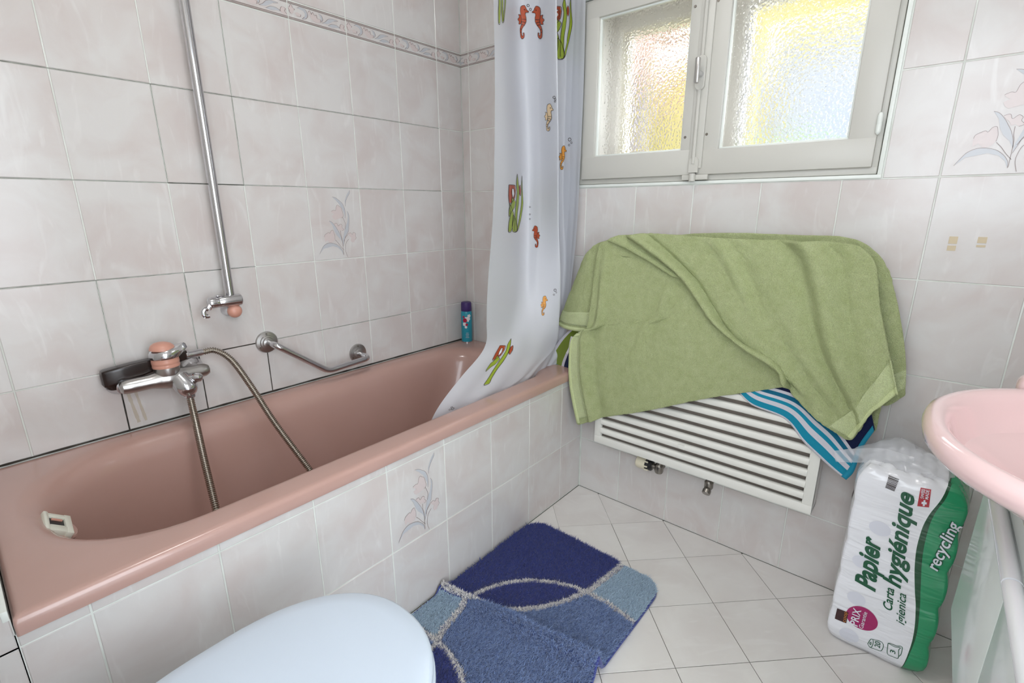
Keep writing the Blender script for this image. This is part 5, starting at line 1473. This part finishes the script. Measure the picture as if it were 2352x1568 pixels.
mx2 = nt.nodes.new('ShaderNodeMix'); mx2.data_type = 'RGBA'; mx2.inputs['B'].default_value = srgb(34, 146, 98)
L(lt1.outputs[0], mx1.inputs['Factor']); L(lt2.outputs[0], mx2.inputs['Factor']); L(mx1.outputs['Result'], mx2.inputs['A'])
L(mx2.outputs['Result'], p.inputs['Base Color'])
nz = nt.nodes.new('ShaderNodeTexNoise'); nz.inputs['Scale'].default_value = 22; nz.inputs['Detail'].default_value = 2; nz.inputs['Distortion'].default_value = .8
mp = nt.nodes.new('ShaderNodeMapping'); mp.inputs['Scale'].default_value = (1, .35, 1.6)
L(tc.outputs['Object'], mp.inputs['Vector']); L(mp.outputs[0], nz.inputs['Vector'])
bu = nt.nodes.new('ShaderNodeBump'); bu.inputs['Strength'].default_value = .5; bu.inputs['Distance'].default_value = .012
L(nz.outputs['Fac'], bu.inputs['Height']); L(bu.outputs['Normal'], p.inputs['Normal'])
me.materials.append(M_PACK)
wr = link('wrapper', me, pack)
bm = bmesh.new(); bm.from_mesh(me)
PB = BVHTree.FromBMesh(bm); bm.free()
def on_pack(y, z, lift):
    hit = PB.ray_cast(Vector((-1, y, z)), Vector((1, 0, 0)))
    x = hit[0].x if hit[0] else -.20
    n_ = hit[1] if hit[0] else Vector((-1, 0, 0))
    if n_.x > 0: n_ = -n_
    return Vector((x, y, z)) + n_ * lift
M_TXG = mat('print_dark_green', srgb(10, 84, 54), .3)
M_TXW = mat('print_bright_white', srgb(228, 232, 240), .3)
M_MAG = mat('print_magenta', srgb(164, 28, 98), .3)
M_BRN = mat('print_dark_brown', srgb(58, 30, 34), .3)
M_RED = mat('print_red', srgb(176, 32, 48), .3)
M_GLD = mat('print_gold', srgb(190, 120, 50), .3)
M_CORE_SHADE = mat('painted_core_shade', srgb(219, 221, 231), .3)  # shade of the roll cores put into a flat grey
def pack_text(body, a, b, height, m, lift=.0012, bold=.02, shear=.0, fx=1.0):
    """lettering whose baseline runs from a to b, both (y, z), cap height in metres"""
    V, F = text_polys(body, bold, shear)
    w0, w1 = V[:, 0].min(), V[:, 0].max()
    ya, za = a; yb, zb = b
    Ln = math.hypot(yb - ya, zb - za); du = np.array([(yb - ya) / Ln, (zb - za) / Ln]); dv = np.array([du[1], -du[0]])
    # reading direction up the bag; ascenders point to the left as seen (larger y)
    dv = dv if dv[0] > 0 else -dv
    sx = Ln / (w1 - w0); sy = height / .73
    bm = bmesh.new()
    vs = [bm.verts.new((x, y, 0)) for x, y in V]
    for f_ in F:
        try: bm.faces.new([vs[i] for i in f_])
        except ValueError: pass
    bmesh.ops.triangulate(bm, faces=bm.faces[:])
    bm.verts.index_update()
    P = []
    for v in bm.verts:
        q = np.array(a) + du * (v.co.x - w0) * sx + dv * v.co.y * sy
        P.append(on_pack(q[0], q[1], lift))
    F2 = [[v.index for v in f_.verts] for f_ in bm.faces]
    bm.free()
    return finish('lettering', P, F2, m, wr)
yz = lambda P: [(round(q[1], 4), round(q[2], 4)) for q in P]
pack_text('Papier', (-1.671, .200), (-1.660, .350), .043, M_TXG, .0014, .034, .3)
pack_text('hygiénique', (-1.7165, .236), (-1.7015, .494), .036, M_TXG, .0014, .030, .3)
pack_text('Carta', (-1.712, .166), (-1.7065, .229), .019, M_TXG, .0014, .017, .3)
pack_text('igienica', (-1.741, .141), (-1.7305, .226), .018, M_TXG, .0014, .010, .3)
pack_text('recycling', (-1.7735, .315), (-1.7905, .452), .024, M_TXG, .0012, .060, .25)
pack_text('recycling', (-1.7735, .315), (-1.7905, .452), .024, M_TXW, .0020, .014, .25)
S3 = 3.0875
def pk(name, polys, m, lift):
    return print_mesh(name, polys, lambda y, z: on_pack(y, z, lift), m, wr, .012)
# swiss-made flag, barcode, price seal, roll and ply symbols
FLAG = yz([(-0.2150, -1.7097, 0.5124), (-0.2150, -1.7283, 0.5143), (-0.2150, -1.7316, 0.4731), (-0.2150, -1.7112, 0.4680)])
pk('flag', [FLAG], M_RED, .0012)
fc_ = np.array(FLAG)
def flag_pt(u, v):   # u along height (bottom->top), v left->right
    bl_, br_, tr_, tl_ = fc_[3], fc_[2], fc_[1], fc_[0]
    return tuple((1 - u) * ((1 - v) * bl_ + v * br_) + u * ((1 - v) * tl_ + v * tr_))
cr = lambda u0, u1, v0, v1: [flag_pt(u0, v0), flag_pt(u0, v1), flag_pt(u1, v1), flag_pt(u1, v0)]
pk('cross', [cr(.17, .29, .32, .76), cr(.06, .40, .46, .62)], M_TXW, .0020)
pack_text('SWISS', flag_pt(.46, .44), flag_pt(.94, .44), .0062, M_TXW, .0022, .01)
pack_text('MADE', flag_pt(.46, .84), flag_pt(.94, .84), .0062, M_TXW, .0022, .01)
BC = np.array(yz([(-0.2150, -1.6488, 0.5204), (-0.2150, -1.6693, 0.5189), (-0.2150, -1.6651, 0.4868), (-0.2150, -1.6470, 0.4891)]))
bars = []
u = 0.0
while u < .95:
    w = random.choice((.03, .045, .07)); q = lambda a, b: tuple((1 - a) * ((1 - b) * BC[3] + b * BC[2]) + a * ((1 - b) * BC[0] + b * BC[1]))
    bars.append([q(u, 0), q(u, 1), q(min(u + w, 1), 1), q(min(u + w, 1), 0)]); u += w + random.choice((.025, .04))
pk('barcode', bars, M_PK, .0012)
sc = np.array(yz([(-0.2150, -1.6584, 0.1111)])[0])
pk('seal', [[(sc[0] + .0335 * math.cos(t) * (1 - .10 * math.sin(t)), sc[1] + .034 * math.sin(t)) for t in np.linspace(0, 2 * math.pi, 40, endpoint=False)]], M_MAG, .0012)
pk('tag', [yz([(-0.2150, -1.6043, 0.1066), (-0.2150, -1.6292, 0.1108), (-0.2150, -1.6295, 0.0765), (-0.2150, -1.6037, 0.0738)])], M_BRN, .0020)
pack_text('coop', *yz([(-0.2150, -1.6276, 0.0784), (-0.2150, -1.6267, 0.1105)]), .0085, M_GLD, .0028, .006)
pack_text('PRIX', *yz([(-0.2150, -1.6533, 0.0809), (-0.2150, -1.6537, 0.1337)]), .0175, M_TXW, .0024, .012)
pack_text('Garantie', *yz([(-0.2150, -1.6652, 0.0803), (-0.2150, -1.6667, 0.1342)]), .0095, M_TXW, .0022, .004)
RO = lambda pts: [stroke(yz(q), .0014) for q in pts]
pk('roll_symbol', RO([[(-0.2150, -1.6815, 0.0418), (-0.2150, -1.6846, 0.0581), (-0.2150, -1.6878, 0.0617), (-0.2150, -1.6913, 0.0570), (-0.2150, -1.6911, 0.0400), (-0.2150, -1.6875, 0.0332), (-0.2150, -1.6815, 0.0418)], [(-0.2150, -1.6878, 0.0617), (-0.2150, -1.7064, 0.0660), (-0.2150, -1.7122, 0.0575), (-0.2150, -1.7112, 0.0413), (-0.2150, -1.7056, 0.0360), (-0.2150, -1.6875, 0.0332)], [(-0.2150, -1.6851, 0.0486), (-0.2150, -1.6875, 0.0516), (-0.2150, -1.6878, 0.0433), (-0.2150, -1.6859, 0.0434), (-0.2150, -1.6851, 0.0486)]]), M_TXG, .0014)
pack_text('20', *yz([(-0.2150, -1.7070, 0.0447), (-0.2150, -1.7055, 0.0626)]), .012, M_TXG, .0014, .01)
pk('ply_symbol', RO([[(-0.2150, -1.7200, 0.0711), (-0.2150, -1.7232, 0.0399), (-0.2150, -1.7342, 0.0380), (-0.2150, -1.7452, 0.0417), (-0.2150, -1.7423, 0.0646), (-0.2150, -1.7442, 0.0742), (-0.2150, -1.7336, 0.0695), (-0.2150, -1.7200, 0.0711)], [(-0.2150, -1.7200, 0.0711), (-0.2150, -1.7250, 0.0732), (-0.2150, -1.7371, 0.0747), (-0.2150, -1.7469, 0.0788), (-0.2150, -1.7486, 0.0580), (-0.2150, -1.7451, 0.0472)]]), M_TXG, .0014)
pack_text('3', *yz([(-0.2150, -1.7379, 0.0494), (-0.2150, -1.7369, 0.0580)]), .011, M_TXG, .0014, .01)
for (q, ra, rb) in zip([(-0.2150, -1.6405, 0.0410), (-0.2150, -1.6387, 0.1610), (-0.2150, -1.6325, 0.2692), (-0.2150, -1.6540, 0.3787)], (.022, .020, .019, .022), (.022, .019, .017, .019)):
    pk('core_shade', [[(q[1] + ra * math.cos(t), q[2] + rb * math.sin(t)) for t in np.linspace(0, 2 * math.pi, 24, endpoint=False)]], M_CORE_SHADE, .0006)  # flat ovals painted in for the shadowy core holes
# second seal on the left flank
def on_flank(x, z, lift):
    hit = PB.ray_cast(Vector((x, -1.2, z)), Vector((0, -1, 0)))
    return (hit[0] if hit[0] else Vector((x, -1.59, z))) + Vector((0, lift, 0))
print_mesh('seal', [[(-.075 + .026 * math.cos(t), .395 + .028 * math.sin(t)) for t in np.linspace(0, 2 * math.pi, 30, endpoint=False)]], lambda x, z: on_flank(x, z, .0015), M_MAG, wr, .012)
print_mesh('tag', [[(-.115, .378), (-.088, .378), (-.088, .410), (-.115, .410)]], lambda x, z: on_flank(x, z, .0022), M_BRN, wr, .012)
M_FILM = bpy.data.materials.new('clear_film'); M_FILM.use_nodes = True
nt = M_FILM.node_tree; p = nt.nodes['Principled BSDF']
p.inputs['Base Color'].default_value = srgb(226, 228, 232); p.inputs['Roughness'].default_value = .15
trn = nt.nodes.new('ShaderNodeBsdfTransparent'); m1 = nt.nodes.new('ShaderNodeMixShader'); m1.inputs[0].default_value = .66
nt.links.new(p.outputs[0], m1.inputs[1]); nt.links.new(trn.outputs[0], m1.inputs[2]); nt.links.new(m1.outputs[0], nt.nodes['Material Output'].inputs['Surface'])
def film(pts, nm='torn_film', amp=.0024):
    A = np.array(pts)
    A = np.array([catmull(r, 18) for r in A])
    A = np.stack([catmull(A[:, i], 4 * (len(pts) - 1) + 1) for i in range(18)], 1)
    vs, fs = [], []
    for j in range(A.shape[0]):
        for i in range(A.shape[1]):
            q = A[j, i] + rng.normal(0, amp, 3) * (.2 if j in (0, A.shape[0] - 1) else 1)
            q[0] = min(q[0], -.004)
            vs.append(tuple(q))
    n_ = A.shape[1]
    for j in range(A.shape[0] - 1):
        for i in range(n_ - 1): fs.append((j * n_ + i, j * n_ + i + 1, (j + 1) * n_ + i + 1, (j + 1) * n_ + i))
    return finish(nm, vs, fs, M_FILM, pack, True)
r0 = [(-0.1900, -1.6242, 0.5045), (-0.1900, -1.6545, 0.5207), (-0.1900, -1.6895, 0.5351), (-0.1900, -1.7242, 0.5424), (-0.1900, -1.7559, 0.5377)]
r1 = [(-0.1600, -1.5850, 0.5237), (-0.1600, -1.6308, 0.5482), (-0.1600, -1.6802, 0.5595), (-0.1600, -1.7204, 0.5622), (-0.1600, -1.7644, 0.5555)]
r2 = [(-0.1200, -1.5435, 0.5143), (-0.1200, -1.6077, 0.5609), (-0.1200, -1.6609, 0.5890), (-0.1200, -1.6975, 0.5726), (-0.1200, -1.7364, 0.5602)]
r3 = [(-0.0500, -1.5872, 0.4677), (-0.0500, -1.6202, 0.5056), (-0.0500, -1.6719, 0.5297), (-0.0500, -1.7165, 0.5264), (-0.0500, -1.7446, 0.5118)]
film([r0, r1, r2, r3])
q0 = [(-0.1700, -1.5284, 0.5294), (-0.1700, -1.5683, 0.5491), (-0.1700, -1.6281, 0.5693), (-0.1700, -1.6877, 0.5663)]
q1 = [(-0.1700, -1.5374, 0.5010), (-0.1700, -1.5828, 0.5147), (-0.1700, -1.6422, 0.5360), (-0.1700, -1.6923, 0.5389)]
film([q0, q1], 'torn_film', .0012)

# ---- ceiling lamp added out of view to even out the brightness
lamp = empty('added_fill_lamp', (-1.15, -.95, ZC), 'round white fill lamp added to the ceiling, out of view', 'ceiling lamp')
MB().lathe([(.17, 0), (.17, .025), (.16, .03)], (-1.15, -.95, ZC - .001), (0, 0, -1), 40).build('base', M_WHITE, lamp)
M_LAMP = bpy.data.materials.new('fill_lamp_glass'); M_LAMP.use_nodes = True
pl_ = M_LAMP.node_tree.nodes['Principled BSDF']
pl_.inputs['Base Color'].default_value = (1, 1, 1, 1)
pl_.inputs['Emission Color'].default_value = (1.0, .975, .96, 1)
pl_.inputs['Emission Strength'].default_value = LAMP_E
MB().lathe([(.155, 0), (.150, .03), (.125, .055), (.08, .07), (.001, .076)], (-1.15, -.95, ZC - .031), (0, 0, -1), 40).build('shade', M_LAMP, lamp)
